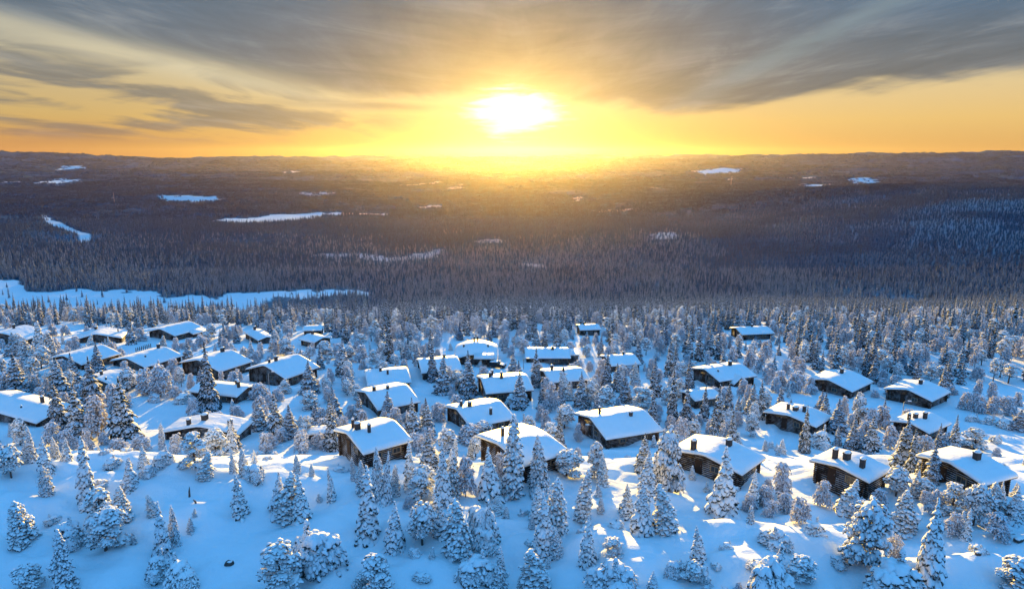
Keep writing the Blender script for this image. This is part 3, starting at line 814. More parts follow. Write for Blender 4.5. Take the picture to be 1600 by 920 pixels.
def laden_np(h, w, seed, n=230, lean=0.0, sub=1, top=.85, size=.28, bulge=0.25):
    """a spruce so loaded that it is a lumpy column of snow clods with dark gaps"""
    g = np.random.default_rng(seed)
    cen, ax, yaw, tilt = [], [], [], []
    lob = [(g.random(), g.random() * 6.28, g.uniform(.5, 1.0)) for _ in range(9)]
    n = int(n * 2.2)
    for k in range(n):
        t = g.random() ** 1.25
        a = g.random() * 6.283
        env = w * ((1 - t) ** .72 * (1 - bulge * (1 - t) ** 3) * .86 + .10)
        for (lt, la, lw) in lob:
            d = (t - lt) / .07; da = (a - la + PI) % (2 * PI) - PI
            env += w * .42 * lw * (1 - t * .5) * math.exp(-d * d) * math.exp(-(da / .7) ** 2)
        step = (t * 10 + a / 6.283) % 1
        env *= .82 + .3 * step
        r = env * g.uniform(.62, 1.02)
        s = size * g.uniform(.55, 1.25) * (1 - .45 * t) * (.7 + .3 * w)
        cx = lean * t * t * h
        z = .04 * h + t * h * .93 - r * .28
        z = max(z, .02 * h)
        cen.append([math.cos(a) * r + cx, math.sin(a) * r, z]); ax.append([s * 1.05, s * .62, s * .46]); yaw.append(a + g.normal() * .35); tilt.append(g.uniform(.25, 1.05))
    for k in range(4): cen.append([lean * h * .97, 0, h * (.93 + .022 * k)]); ax.append([.13 * (1 + w * .1), .13, .17]); yaw.append(0); tilt.append(0)
    v, f = clumps(cen, ax, np.array(yaw), np.array(tilt), sub, .20, .3, seed)
    m = 12; cz = np.linspace(.05, .88, m)
    cc = [[lean * t * t * h, 0, t * h] for t in cz]; ca = [[w * .50 * (1 - t) ** .72 + .05] * 2 + [h * .055] for t in cz]
    v2, f2 = clumps(cc, ca, g.random(m) * 6, np.zeros(m), sub, .12, 0, seed + 1)
    return join([(v, f), (v2, f2)])
def pine_np(h, w, seed, n=260, lean=0.0, sub=1, low=.35):
    """rounded crown of several drooping snow pillows on bent limbs"""
    g = np.random.default_rng(seed)
    lobes = [(lean * h * .8, 0, h * .86, w * .55)]
    for k in range(11):
        a = k * 2.4 + g.random() * .6; t = low + (.85 - low) * (k + g.random()) / 11; rr = w * g.uniform(.35, .72) * (1.1 - t * .45)
        lobes.append((math.cos(a) * rr + lean * t * h, math.sin(a) * rr, h * t, w * g.uniform(.34, .50)))
    cen, ax, yaw, tilt = [], [], [], []
    n = int(n * 2.0)
    for k in range(n):
        lx, ly, lz, lr = lobes[int(g.integers(len(lobes)))]
        a = g.random() * 6.283; u = g.uniform(-.75, 1); q = math.sqrt(max(0, 1 - u * u)); r = lr * g.uniform(.8, 1.05)
        s = lr * g.uniform(.13, .28)
        cen.append([lx + math.cos(a) * q * r, ly + math.sin(a) * q * r, lz + u * r * .72 - (q ** 2) * lr * .25]); ax.append([s * 1.1, s * .75, s * .6 if u < .5 else s * .5]); yaw.append(a + g.normal() * .3); tilt.append(g.uniform(.2, 1.1) * q)
    v, f = clumps(cen, ax, np.array(yaw), np.array(tilt), sub, .20, .3, seed)
    v2, f2 = clumps([[l[0], l[1], l[2] - l[3] * .1] for l in lobes], [[l[3] * .74, l[3] * .74, l[3] * .5] for l in lobes], g.random(12) * 6, np.zeros(12), sub, .10, 0, seed + 1)
    return join([(v, f), (v2, f2)])
def mound_np(h, w, seed, n=200, sub=1):
    g = np.random.default_rng(seed + 7000); parts = [mound_one(h * .86, w * .66, seed, int(n * .6), sub)]
    for k in range(3):
        a = g.random() * 6.28; q = g.uniform(.42, .62) * w; e = g.uniform(.38, .56)
        v, f = mound_one(h * g.uniform(.45, .85), w * e, seed + 31 * (k + 1), int(n * .34), sub)
        parts.append((v + np.array([math.cos(a) * q, math.sin(a) * q, 0]), f))
    v, f = laden_np(h * 1.12, w * .3, seed + 5, 50, g.uniform(-.1, .1), sub, .85, .22)
    a = g.random() * 6.28; parts.append((v + np.array([math.cos(a) * w * .35, math.sin(a) * w * .35, 0]), f))
    return join(parts)
def mound_one(h, w, seed, n=200, sub=1):
    """a low crown bowed down and buried under one heavy cap of snow"""
    g = np.random.default_rng(seed)
    cen, ax, yaw, tilt = [], [], [], []
    wx = g.uniform(.8, 1.15)
    for k in range(int(n * 1.7)):
        u = g.random() ** .8; a = g.random() * 6.283
        q = math.sqrt(max(0, 1 - u * u)); s = (.075 + .085 * g.random()) * min(w, 2.2)
        bump_ = 1 + .16 * math.sin(3 * a + seed) + .1 * math.sin(7 * a + u * 5)
        cen.append([math.cos(a) * q * w * wx * bump_ * g.uniform(.86, 1.04), math.sin(a) * q * w * bump_ * g.uniform(.86, 1.04), u * h * .92 + .02]); ax.append([s * 1.25, s * .8, s * .62]); yaw.append(a + g.normal() * .4); tilt.append(g.uniform(.3, 1.3) * q)
    for k in range(12):
        a = g.random() * 6.283; r = w * .5 * math.sqrt(g.random()); s = w * g.uniform(.22, .4)
        cen.append([math.cos(a) * r, math.sin(a) * r, h * (.94 - .30 * (r / w) ** 2 - .04)]); ax.append([s, s * .8, h * .13]); yaw.append(a); tilt.append(.35 * r / w)
    v, f = clumps(cen, ax, np.array(yaw), np.array(tilt), sub, .17, .2, seed)
    v2, f2 = clumps([[0, 0, h * .25]], [[w * .78 * wx, w * .78, h * .6]], np.zeros(1), np.zeros(1), 1, .08, 0, seed + 1)
    return join([(v, f), (v2, f2)])
def birch_np(h, w, seed, n=230, sub=0):
    """arching rimed twigs: thin three-sided strands plus small tufts"""
    g = np.random.default_rng(seed)
    vs, fs, off = [], [], 0
    cen, ax, yaw, tilt = [], [], [], []
    STEMS = [(0, 0, 1.0, .78), (w * .42 * math.cos(seed), w * .42 * math.sin(seed), g.uniform(.6, .85), .62), (w * .45 * math.cos(seed + 2.4), w * .45 * math.sin(seed + 2.4), g.uniform(.45, .75), .58)]
    for k in range(n):
        a = g.random() * 6.283; t0 = g.uniform(.12, .80); top = h * min(1.0, t0 + g.uniform(.12, .42)); reach = w * g.uniform(.35, 1.05) * (1.12 - .55 * t0)
        drop = g.uniform(.15, .55) * h * .55; seg = 6; th = .030 + .03 * g.random()
        ca, sa = math.cos(a), math.sin(a); tw = g.normal() * .35
        stem = STEMS[int(g.integers(3))]
        ring = []
        for i in range(seg + 1):
            s = i / seg
            r = reach * (s ** .8); z = t0 * h + (top - t0 * h) * math.sin(min(1, s * 1.6) * PI / 2) - drop * max(0, s - .42) ** 1.4 * 2.0
            aa = a + tw * s; c = np.array([math.cos(aa) * r * stem[3] + stem[0], math.sin(aa) * r * stem[3] + stem[1], max(z * stem[2], .05)]); q = th * (1.25 - .6 * s)
            for j in range(3):
                b = j * 2.094; ring.append(c + q * np.array([-sa * math.cos(b), ca * math.cos(b), math.sin(b)]))
            if i >= 2 and g.random() < .75:
                cen.append(c + g.normal(size=3) * .05); m_ = g.uniform(.07, .17) * (.7 + .3 * w); ax.append([m_ * 1.3, m_ * .7, m_ * .8]); yaw.append(aa); tilt.append(g.uniform(.2, 1.2))
        vs.append(np.array(ring))
        for i in range(seg):
            for j in range(3):
                p = off + i * 3 + j; p2 = off + i * 3 + (j + 1) % 3
                fs += [(p, p2, p2 + 3), (p, p2 + 3, p + 3)]
        off += len(ring)
    v, f = clumps(cen, ax, np.array(yaw), np.array(tilt), sub, .22, .2, seed)
    return join([(np.concatenate(vs), np.array(fs)), (v, f)])
def crown(name, vf, m): return mesh_np(name, vf[0], [vf[1]], True, [m])

# prototypes: crown mesh, trunk mesh, nominal height and half width
PROTO = {}
def proto(key, crownme, trunkme, h, w): PROTO.setdefault(key, []).append((crownme, trunkme, h, w))
for s in range(6):
    h, w = 10.0, [1.9, 2.2, 1.6, 2.5, 1.8, 2.1][s]
    proto('s', crown('crown', spruce_np(h, w, 100 + s, 1, [17, 15, 18, 16, 15, 17][s], 1.0, [.42, .5, .6, .36, .55, .46][s], [0, .01, -.012, 0, .02, -.01][s]), M_SPRUCE), trunk_mesh(h * .95, .2, s), h, w)
for s in range(9):
    h, w = 6.0, [1.15, 1.5, .95, 1.3, 1.6, 1.1, 1.4, 1.0, 1.25][s]; ln = [0, .05, -.09, .02, .04, .14, -.05, -.03, .18][s]
    cr = laden_np(h, w, 200 + s, [230, 270, 200, 240, 300, 210, 250, 200, 240][s], ln, 1, .85, .25) if s % 2 == 0 else spruce_np(h, w * .95, 200 + s, 1, 17, 1.15, .78, ln * .6)
    proto('t', crown('crown', cr, M_LADEN), trunk_mesh(h * .9, .14, 20 + s, ln), h, w)
for s in range(5):
    h, w = 5.0, [1.7, 2.0, 1.5, 1.8, 2.2][s]; ln = [.05, -.08, .0, .12, -.04][s]
    proto('p', crown('crown', pine_np(h, w, 300 + s, 270, ln, 1, [.12, .30, .05, .22, .10][s]), M_LADEN), trunk_mesh(h * .85, .17, 40 + s, ln, 5, w * .7), h, w)
for s in range(5):
    h, w = 2.4, [2.0, 1.7, 2.4, 1.8, 2.2][s]
    proto('m', crown('crown', mound_np(h, w, 400 + s, 220), M_LADEN), trunk_mesh(h * .6, .12, 60 + s, .05, 4, w * .6), h, w)
for s in range(5):
    h, w = 5.0, [1.9, 1.5, 2.3, 1.7, 2.0][s]
    proto('b', crown('crown', birch_np(h, w, 500 + s, [260, 220, 300, 240, 280][s]), M_BIRCH), trunk_mesh(h * .7, .09, 80 + s, .03, 7, w * .7, .3), h, w)
for s in range(4):
    h, w = 2.6, [.55, .7, .5, .62][s]
    proto('y', crown('crown', laden_np(h, w, 600 + s, 80, [0, .1, -.08, .03][s], 1, .85, .20), M_LADEN), trunk_mesh(h * .9, .06, 90 + s), h, w)
for s in range(5):          # simpler spruces and birches for the wood behind the village
    proto('fs', crown('crown', spruce_np(10., [1.7, 2.0, 1.5, 1.9, 1.6][s], 700 + s, 0, 13, .8, .5), M_SPRUCE), PROTO['s'][s][1], 10., [1.7, 2.0, 1.5, 1.9, 1.6][s])
for s in range(3):
    proto('fb', crown('crown', birch_np(5.5, [1.6, 1.9, 1.4][s], 740 + s, 110), M_BIRCH), PROTO['b'][s][1], 5.5, [1.6, 1.9, 1.4][s])
for s in range(3):
    proto('fp', crown('crown', pine_np(6.0, [1.6, 1.9, 1.5][s], 760 + s, 120, 0, 0), M_LADEN), PROTO['p'][s][1], 6.0, [1.6, 1.9, 1.5][s])

INFO = {'s': ('spruce_tree', 'spruce', 'spruce'), 't': ('snow_laden_spruce', 'spruce', 'snow-laden spruce'), 'p': ('snow_laden_pine', 'pine', 'snow-laden pine'),
        'm': ('snow_buried_bush', 'bush', 'snow-buried bush'), 'b': ('frosted_birch', 'birch', 'frosted birch'), 'y': ('young_spruce', 'spruce', 'young snowy spruce'),
        'fs': ('spruce_tree', 'spruce', 'spruce'), 'fb': ('frosted_birch', 'birch', 'frosted birch'), 'fp': ('snow_laden_pine', 'pine', 'snow-laden pine')}
TREES = []
def put_tree(kind, x, y, z, H, W, rot=None, var=None, hand=False):
    pr = PROTO[kind]; i = (var if var is not None else random.randrange(len(pr))) % len(pr)
    cm, tm, h, w = pr[i]
    o = bpy.data.objects.new(INFO[kind][0], None); C.objects.link(o)
    o.empty_display_size = .3
    o.location = (x, y, z - .12); o.rotation_euler = (0, 0, random.uniform(0, 6.28) if rot is None else rot)
    sxy = W / w; sz = H / h
    o.scale = (sxy, sxy, sz)
    link('trunk', tm, o); link('crown', cm, o)
    q = project(x, y, z)
    TREES.append(dict(o=o, kind=kind, x=x, y=y, z=z, H=H, W=W, px=q[0], py=q[1], ph=H * F / q[2], hand=hand))
    return o

# each tree of the photograph: kind, foot x, foot y, top y, crown width (pixels of the 1600 px photograph)
HAND = """
t 50 721 666 16|p 18 746 692 36|t 40 722 690 14|t 72 743 683 28|t 87 716 681 16|t 105 720 682 18|t 74 775 725 24|t 138 792 684 34|p 166 860 790 58|t 192 816 758 34|p 160 826 758 50|m 175 729 712 30
t 205 759 715 28|m 233 742 722 30|t 225 731 695 20|t 254 702 660 12|m 256 727 700 34|p 305 728 672 40|p 337 712 665 38|t 362 707 658 24|t 320 745 707 28|t 364 738 700 14|t 381 743 698 18|t 376 804 738 30
t 38 848 780 48|m 84 815 803 26|m 112 848 808 54|t 104 930 826 38|p 50 922 877 44|t 240 806 771 20|t 256 872 785 32|t 274 852 788 18|m 285 912 870 66|m 246 900 864 46|t 398 722 702 10|m 400 748 720 38
t 464 738 709 14|t 437 800 738 38|t 450 812 735 40|t 470 812 742 36|t 487 744 723 10|t 519 782 729 16|y 500 782 770 10|t 576 836 728 42|t 553 749 711 12|t 566 772 718 22|m 495 890 822 88|p 440 930 842 68|p 452 866 850 36
t 593 786 697 26|t 605 787 706 20|t 618 774 724 18|t 641 766 688 26|p 657 784 727 46|s 670 728 667 26|t 617 857 783 42|p 660 852 780 50|t 693 790 692 34|t 706 776 700 36|t 687 832 768 34|t 714 868 780 50|y 711 714 686 12
s 735 716 688 12|b 728 776 712 34|t 765 778 700 46|t 801 774 652 38|b 781 746 705 26|t 842 766 680 36|p 885 743 698 44|m 757 846 785 62|t 775 800 774 30|m 745 906 862 66|t 782 920 853 24|m 766 862 842 34|t 838 928 850 52
p 590 925 862 56|t 562 916 893 26|t 843 811 760 36|t 868 836 747 44|t 850 866 770 40|p 933 748 687 30|t 941 758 708 20|y 935 776 755 12|t 910 812 735 30|t 917 881 805 34|t 866 868 822 30|t 979 804 752 28
s 1006 736 677 28|t 1010 771 705 34|p 1045 768 668 50|t 1030 762 690 24|t 1003 833 752 46|t 1040 832 755 44|t 1130 802 700 54|y 1082 749 728 12|y 1098 751 733 12|b 1165 766 735 26|t 1175 792 735 24|y 1173 814 789 14
b 1220 776 722 38|b 1195 788 758 34|b 1225 800 768 36|b 1248 815 775 36|b 1205 806 780 30|p 958 864 838 34|m 955 922 868 86|t 1091 878 820 28|m 1055 903 873 32|p 1078 909 872 38|m 1098 911 885 30|m 1210 853 820 58
m 1205 928 862 78|p 1248 902 865 52|t 1020 922 890 20|b 1285 791 750 32|b 1310 772 735 30|t 1322 804 748 44|s 1347 776 702 26|p 1350 882 778 76|b 1397 872 835 34|p 1400 777 726 40|t 1410 832 765 46|t 1430 772 732 26
p 1440 776 745 38|t 1450 906 780 48|m 1390 927 866 92|p 1488 802 752 40|p 1520 822 750 42|t 1510 842 793 18|b 1490 836 800 34|t 1550 802 752 36|t 1563 796 752 22|b 1556 838 800 46|t 1584 813 758 30|p 1592 922 868 62
b 1340 812 775 36|b 1372 800 762 34|m 1275 838 812 38|b 1460 800 765 34|y 1105 768 752 12|m 1530 862 848 34|b 1170 800 770 26|m 1310 880 866 36
s 92 671 593 30|s 95 622 558 32|s 146 632 558 32|s 122 689 600 36|s 154 581 535 22|s 115 601 552 26|s 194 686 591 46|b 155 686 615 46|b 178 642 600 34|p 200 611 575 30|s 22 556 520 28|t 42 561 525 26|t 63 546 502 24|t 81 561 515 24
p 65 576 540 24|s 31 621 553 34|p 51 589 556 24|b 12 616 580 30|s 206 538 497 16|p 165 536 516 26|t 141 541 522 14|b 220 533 512 20|b 230 616 575 36|b 251 621 568 40|b 272 587 560 24|s 294 562 529 16|t 255 541 523 11|m 240 627 614 24
m 287 629 611 32|t 22 681 661 18|s 328 639 536 28|s 431 679 612 26|s 405 671 626 30|s 458 601 560 18|s 484 614 563 28|s 455 684 633 28|s 519 703 618 28|s 537 586 530 22|p 486 639 608 30|s 522 651 605 26|t 546 610 574 20|p 510 561 530 26
p 448 556 525 26|t 431 548 515 24|t 393 567 530 20|y 395 590 572 10|m 352 631 616 32|b 405 624 598 36|s 364 701 655 24|b 375 690 665 28|b 440 690 668 30|b 472 700 668 30|b 500 700 675 28|b 420 700 676 30|s 609 567 496 18|s 635 561 533 18
s 676 596 538 18|s 693 614 555 30|s 703 579 545 20|s 732 618 549 26|s 562 659 612 20|s 607 658 612 28|s 645 684 622 26|s 668 679 622 26|s 765 663 622 22|p 755 684 656 32|b 735 691 663 52|s 545 613 575 18|b 372 596 575 14|s 802 584 551 18
s 837 605 543 18|s 848 639 590 18|s 812 634 579 26|s 792 621 597 22|b 861 643 596 26|s 898 605 570 15|t 884 624 580 24|s 908 636 581 24|p 922 635 590 24|s 948 611 549 20|p 945 644 600 32|p 882 669 630 34|b 903 689 660 16|s 838 541 513 14
s 965 611 568 20|s 976 627 580 22|t 992 601 565 18|p 1004 635 603 36|s 1023 617 560 22|s 1046 588 529 17|s 1050 661 579 20|s 1072 673 597 22|s 1076 611 558 16|s 1100 656 600 17|t 1104 598 569 14|s 1121 671 602 24|s 1137 653 595 17
s 1152 653 617 15|s 1175 646 600 24|p 1173 681 641 22|b 1063 699 652 32|b 1028 648 630 18|t 1196 703 686 11|t 1221 711 685 18|s 1392 616 583 20|t 1325 622 611 9|y 1408 627 607 11|b 1431 630 612 20|p 1341 663 614 26|s 1380 664 624 18
s 1308 676 624 30|s 1256 706 634 18|m 1283 700 669 38|s 1308 696 664 14|s 1332 701 652 22|s 1360 707 649 28|s 1413 725 652 32|b 1443 726 680 36|s 1454 755 693 28|s 1465 707 661 15|s 1489 707 649 20|p 1522 701 667 36|s 1590 672 640 30
b 1508 640 612 24|b 1530 644 618 24|b 1552 646 618 26|b 1575 648 620 28|m 1545 662 648 26|m 1568 668 652 28|m 1520 658 646 22|b 1350 690 655 28|b 1390 700 665 30|b 1430 715 680 26|t 1405 716 668 20|s 1425 735 668 20|s 1440 740 690 18
b 1240 612 582 28|b 1218 608 578 26|b 1265 615 588 24|m 1204 700 688 10|t 1213 705 692 8|m 1556 690 678 22|b 712 642 616 24|b 700 600 572 24|b 740 570 545 26|b 755 600 572 24|b 690 580 556 22|m 800 630 612 24|b 940 600 560 24|b 610 640 618 18
s 1235 640 622 9|m 1510 735 722 16|m 640 620 606 18|b 530 560 535 26|b 565 565 538 26|b 580 700 668 26|p 715 606 578 26|b 930 612 585 20|b 852 612 588 20|m 470 560 545 24
"""
hv = 0
for tok in HAND.replace('\n', '|').split('|'):
    tok = tok.strip()
    if not tok: continue
    k, fx, fy, ty, wd = tok.split(); fx, fy, ty, wd = map(float, (fx, fy, ty, wd))
    X, Y, Z = ground_at(fx, fy)
    d = ray(fx, ty); H = Y * d[2] / d[1] - Z
    dist = project(X, Y, Z)[2]
    H = min(max(H, .8), 15.0); W = wd * .5 / F * dist * (1.06 if k != 's' else 1.18)
    if in_cabin(X, Y, .4): 
        print('HAND tree inside cabin', tok); continue
    put_tree(k, X, Y, Z, H, W, hv * 2.39, hv, True); hv += 1
print('hand trees', hv)

# ---- the wood that closes in round the village
EDGE_X = [-400, 0, 100, 200, 300, 330, 450, 520, 560, 700, 800, 900, 1000, 1100, 1250, 1400, 1500, 1600, 2000]
EDGE_Y = [514, 514, 512, 512, 512, 512, 512, 530, 548, 535, 528, 532, 558, 572, 596, 590, 612, 632, 650]
OPEN_PX = [[(150, 650), (300, 620), (300, 700), (180, 720)], [(830, 640), (960, 650), (1060, 720), (1000, 740), (880, 700)], [(1190, 600), (1600, 660), (1600, 760), (1500, 700), (1400, 640), (1190, 640)],
           [(640, 600), (700, 600), (860, 660), (800, 650), (650, 640)], [(760, 560), (940, 560), (940, 580), (780, 580)], [(1160, 680), (1250, 670), (1250, 730), (1160, 760)], [(180, 540), (270, 530), (260, 560), (200, 560)]]
occ = [(t['x'], t['y'], t['W']) for t in TREES]
grid = {}
def near_tree(x, y, r):
    gx, gy = int(x // 6), int(y // 6)
    for i in (-1, 0, 1):
        for j in (-1, 0, 1):
            for (a, b) in grid.get((gx + i, gy + j), ()):
                if (a - x) ** 2 + (b - y) ** 2 < r * r: return True
    return False
def add_occ(x, y): grid.setdefault((int(x // 6), int(y // 6)), []).append((x, y))
for t in TREES: add_occ(t['x'], t['y'])
def hides_cabin(px, py, ph, pw, y):
    """would this tree cover much of a cabin that the photograph shows?"""
    for c in CABINS:
        b = c['bb']
        if y < c['dist'] + 1 and px + pw * .5 > b[0] - 1 and px - pw * .5 < b[2] + 1 and py - ph < b[3] - (b[3] - b[1]) * (.40 if c['dist'] < 150 else .56) and py > b[1]: return True
    return False
cand = []
for y in np.arange(150, 420, 3.9):
    for x in np.arange(-y * 1.0 - 20, y * 1.0 + 20, 3.9):
        X = x + random.uniform(-1.7, 1.7); Y = y + random.uniform(-1.7, 1.7)
        cand.append((X, Y))
WOOD = []
cz = terrain(np.array([c[0] for c in cand]), np.array([c[1] for c in cand]))
for (X, Y), Z in zip(cand, cz):
    px, py, dd = project(X, Y, Z)
    eb = np.interp(px, EDGE_X, EDGE_Y)
    if py > eb: continue
    if random.random() < .10: continue
    if in_cabin(X, Y, 1.6) or near_tree(X, Y, 2.6): continue
    rk = random.random() + .25 * float(vnoise(X / 30, Y / 30, 91))
    depth_mix = sstep(Y, 185, 280)
    if rk < .30 * (1 - depth_mix) + .08: k, H, W = 'fb', random.uniform(3.6, 6.2), random.uniform(1.4, 2.2)
    elif rk < .46 * (1 - depth_mix) + .12: k, H, W = 'fp', random.uniform(4.5, 7), random.uniform(1.3, 1.9)
    else: k, H, W = 'fs', random.uniform(5.5, 10.5) * random.uniform(.85, 1.05), random.uniform(1.05, 1.75)
    ph = H * F / dd; pw = 2 * W * F / dd
    if hides_cabin(px, py, ph, pw, Y): 
        if hides_cabin(px, py, ph * .4, pw, Y): continue
        H *= .42; W *= .7; ph *= .42
    add_occ(X, Y)
    WOOD.append((ph, k, X, Y, float(Z), H, W, px))
# ---- scrub and young trees between the cabins
for _ in range(5200):
    Y = random.uniform(98, 235); X = random.uniform(-.95, .95) * Y
    Z = float(terrain(X, Y)); px, py, dd = project(X, Y, Z)
    if py < np.interp(px, EDGE_X, EDGE_Y): continue
    if any(in_poly(np.array([px]), np.array([py]), pl)[0] for pl in OPEN_PX) and random.random() < .93: continue
    dn = float(vnoise(X / 14, Y / 14, 95))
    if dn < -.05 - .25 * (abs(px - 800) < 400): continue
    if in_cabin(X, Y, 1.2) or near_tree(X, Y, 3.0): continue
    rk = random.random()
    if rk < .52: k, H, W = 'b', random.uniform(1.6, 4.4), random.uniform(.9, 1.9)
    elif rk < .68: k, H, W = 'y', random.uniform(1.5, 3.5), random.uniform(.45, .8)
    elif rk < .84: k, H, W = 's', random.uniform(4.5, 8.0), random.uniform(1.1, 1.7)
    else: k, H, W = 'p', random.uniform(3, 5.2), random.uniform(1.1, 1.8)
    ph = H * F / dd; pw = 2 * W * F / dd
    if hides_cabin(px, py, ph, pw, Y): continue
    add_occ(X, Y)
    WOOD.append((ph * 3, k, X, Y, Z, H, W, px))
for _ in range(900):
    Y = random.uniform(50, 100); X = random.uniform(-.85, .85) * Y
    if float(vnoise(X / 9, Y / 9, 97)) < .12 or near_tree(X, Y, 1.7): continue
    Z = float(terrain(X, Y)); px, py, dd = project(X, Y, Z)
    if in_cabin(X, Y, 1.0) or py > 960: continue
    k = 'm' if random.random() < .6 else 'y' if random.random() < .6 else 'b'
    H = {'m': random.uniform(.45, .9), 'y': random.uniform(.9, 1.9), 'b': random.uniform(.8, 1.6)}[k]; W = {'m': H * random.uniform(.9, 1.5), 'y': H * .28, 'b': H * .5}[k]
    add_occ(X, Y); WOOD.append((999, k, X, Y, Z, H, W, px))
WOOD.sort(key=lambda t: -t[0])
caps = {'spruce_tree': 300, 'snow_laden_spruce': 300, 'snow_laden_pine': 300, 'frosted_birch': 300, 'young_spruce': 300, 'snow_buried_bush': 300}
for t in TREES: caps[INFO[t['kind']][0]] -= 1
REST = []
for (ph, k, X, Y, Z, H, W, px) in WOOD:
    nm = INFO[k][0]
    if caps[nm] > 0 and -60 < px < 1660:
        caps[nm] -= 1; put_tree(k, X, Y, Z, H, W)
    else: REST.append((k, X, Y, Z, H, W))
print('individual trees', len(TREES), 'rest near', len(REST))

# ---- the far-off wood as one mass
def low_spruce(seed):
    g = np.random.default_rng(seed); vs = []; fs = []; n = 0
    h = 9.0; w = g.uniform(1.3, 1.9)
    for lev in range(5):
        t = lev / 5; r = w * (1 - t) ** .8 * g.uniform(.85, 1.15); z = .06 * h + t * h * .9; zt = z + h * .30 * (1 - t * .3)
        m = 9; a = np.arange(m) * 2 * PI / m + g.random()
        rr = r * np.where(np.arange(m) % 2 == 0, 1.1, .62) * g.uniform(.8, 1.2, m)
        ring = np.stack([np.cos(a) * rr, np.sin(a) * rr, z + g.normal(size=m) * .18], -1)
        vs.append(np.concatenate([ring, [[0, 0, min(zt, h)]]]))
        for i in range(m): fs.append((n + i, n + (i + 1) % m, n + m))
        n += m + 1
    return np.concatenate(vs), np.array(fs)
SRC = bpy.data.collections.new('wood_sources')
SRC_LIST = []
def src(name, me):
    o = bpy.data.objects.new(name, me); SRC.objects.link(o); SRC_LIST.append(o)
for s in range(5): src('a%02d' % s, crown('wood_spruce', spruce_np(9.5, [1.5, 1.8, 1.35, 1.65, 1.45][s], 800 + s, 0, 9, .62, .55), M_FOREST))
for s in range(2): src('a%02d' % (5 + s), crown('wood_birch', birch_np(5.5, 1.6, 820 + s, 70), M_WOOD))
for s in range(4):
    g = np.random.default_rng(900 + s); parts = []
    for k in range(15):
        v, f = low_spruce(910 + s * 20 + k); q = g.uniform(.7, 1.15)
        parts.append((v * np.array([q * 1.1, q * 1.1, q * g.uniform(.85, 1.15)]) + np.array([g.uniform(-13, 13), g.uniform(-13, 13), -.5]), f))
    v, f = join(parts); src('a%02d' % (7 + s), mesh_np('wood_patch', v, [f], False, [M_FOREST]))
for s in range(2): src('a%02d' % (11 + s), crown('wood_near_spruce', spruce_np(10., 1.8, 850 + s, 0, 13, .8, .5), M_WOOD))
for s in range(2): src('a%02d' % (13 + s), crown('wood_near_birch', birch_np(5.5, 1.7, 860 + s, 120), M_BIRCH))

for s in range(3): src('a%02d' % (15 + s), crown('wood_frosted_spruce', spruce_np(9.5, [1.5, 1.7, 1.35][s], 870 + s, 0, 10, .7, .55), M_WOOD))
for s in range(3): src('a%02d' % (18 + s), crown('wood_whiter_spruce', spruce_np(9.5, [1.6, 1.4, 1.8][s], 880 + s, 0, 10, .7, .55), M_SPRUCE))
P = []      # x y z scale_xy scale_z variant
for (k, X, Y, Z, H, W) in REST:
    if k in ('fb', 'b'): P.append((X, Y, Z - .1, W / 1.7, H / 5.5, 13 + random.randrange(2)))
    else: P.append((X, Y, Z - .1, W / 1.8, H / 10., 11 + random.randrange(2) if random.random() < .35 else 18 + random.randrange(3)))
def scatter(y0, y1, step, wide, dens_fn, var_fn, smin, smax):
    ys = np.arange(y0, y1, step)
    out = []
    for y in ys:
        xs = np.arange(-y * wide, y * wide, step)
        out.append(np.stack([xs, np.full(len(xs), y)], -1))
    q = np.concatenate(out); q = q + rng.uniform(-.48, .48, q.shape) * step
    x, y = q[:, 0], q[:, 1]
    keep = (rng.random(len(x)) < dens_fn(x, y)) & (~open_land(x, y) | (rng.random(len(x)) < .015)) & (~open_land(x, y, True) | (rng.random(len(x)) < .35))
    x, y = x[keep], y[keep]; z = terrain(x, y)
    s = rng.uniform(smin, smax, len(x)); sz = s * rng.uniform(.8, 1.2, len(x)); v = var_fn(len(x))
    return np.stack([x, y, z - .2, s, sz, v], -1)
def d1(x, y): return np.clip(.86 + 1.2 * fbm(x / 140, y / 110, 2, 71), .12, .97) * sstep(y, 415, 425)
def d2(x, y): return np.clip(.80 + 1.0 * fbm(x / 260, y / 170, 3, 72), .10, 1) + .22 * np.exp(-((x - 1100) / 620.0) ** 2) * sstep(y, 850, 1000) * sstep(y, 2300, 1900)
def d3(x, y): return np.clip(.62 + 1.0 * fbm(x / 700, y / 500, 3, 73), .05, 1)
A1 = scatter(418, 1000, 4.0, .9, d1, lambda n: np.where(rng.random(n) < .14, 5 + rng.integers(0, 2, n), rng.integers(0, 5, n)), .62, 1.08)
pn = (A1[:, 1] - 560) / 1000 + .5 * fbm(A1[:, 0] / 90, A1[:, 1] / 70, 2, 99)
A1[:, 5] = np.where((rng.random(len(A1)) > pn) & (A1[:, 5] < 5), 15 + rng.integers(0, 3, len(A1)), A1[:, 5])
pw = (A1[:, 1] - 480) / 420 + .6 * fbm(A1[:, 0] / 60, A1[:, 1] / 50, 2, 101)
A1[:, 5] = np.where((rng.random(len(A1)) > pw) & (A1[:, 5] >= 15), A1[:, 5] + 3, A1[:, 5])
A2 = scatter(1000, 2000, 6.2, .9, d2, lambda n: rng.integers(0, 5, n), .6, 1.12)
pn = (A2[:, 1] - 560) / 1000 + .5 * fbm(A2[:, 0] / 200, A2[:, 1] / 150, 2, 98)
A2[:, 5] = np.where(rng.random(len(A2)) > pn, 15 + rng.integers(0, 3, len(A2)), A2[:, 5])
onhill = (A2[:, 0] > 330 + 160 * fbm(A2[:, 0] / 150, A2[:, 1] / 150, 2, 55)) & (A2[:, 1] > 900)
A2[:, 5] = np.where(onhill, rng.integers(0, 5, len(A2)), A2[:, 5])
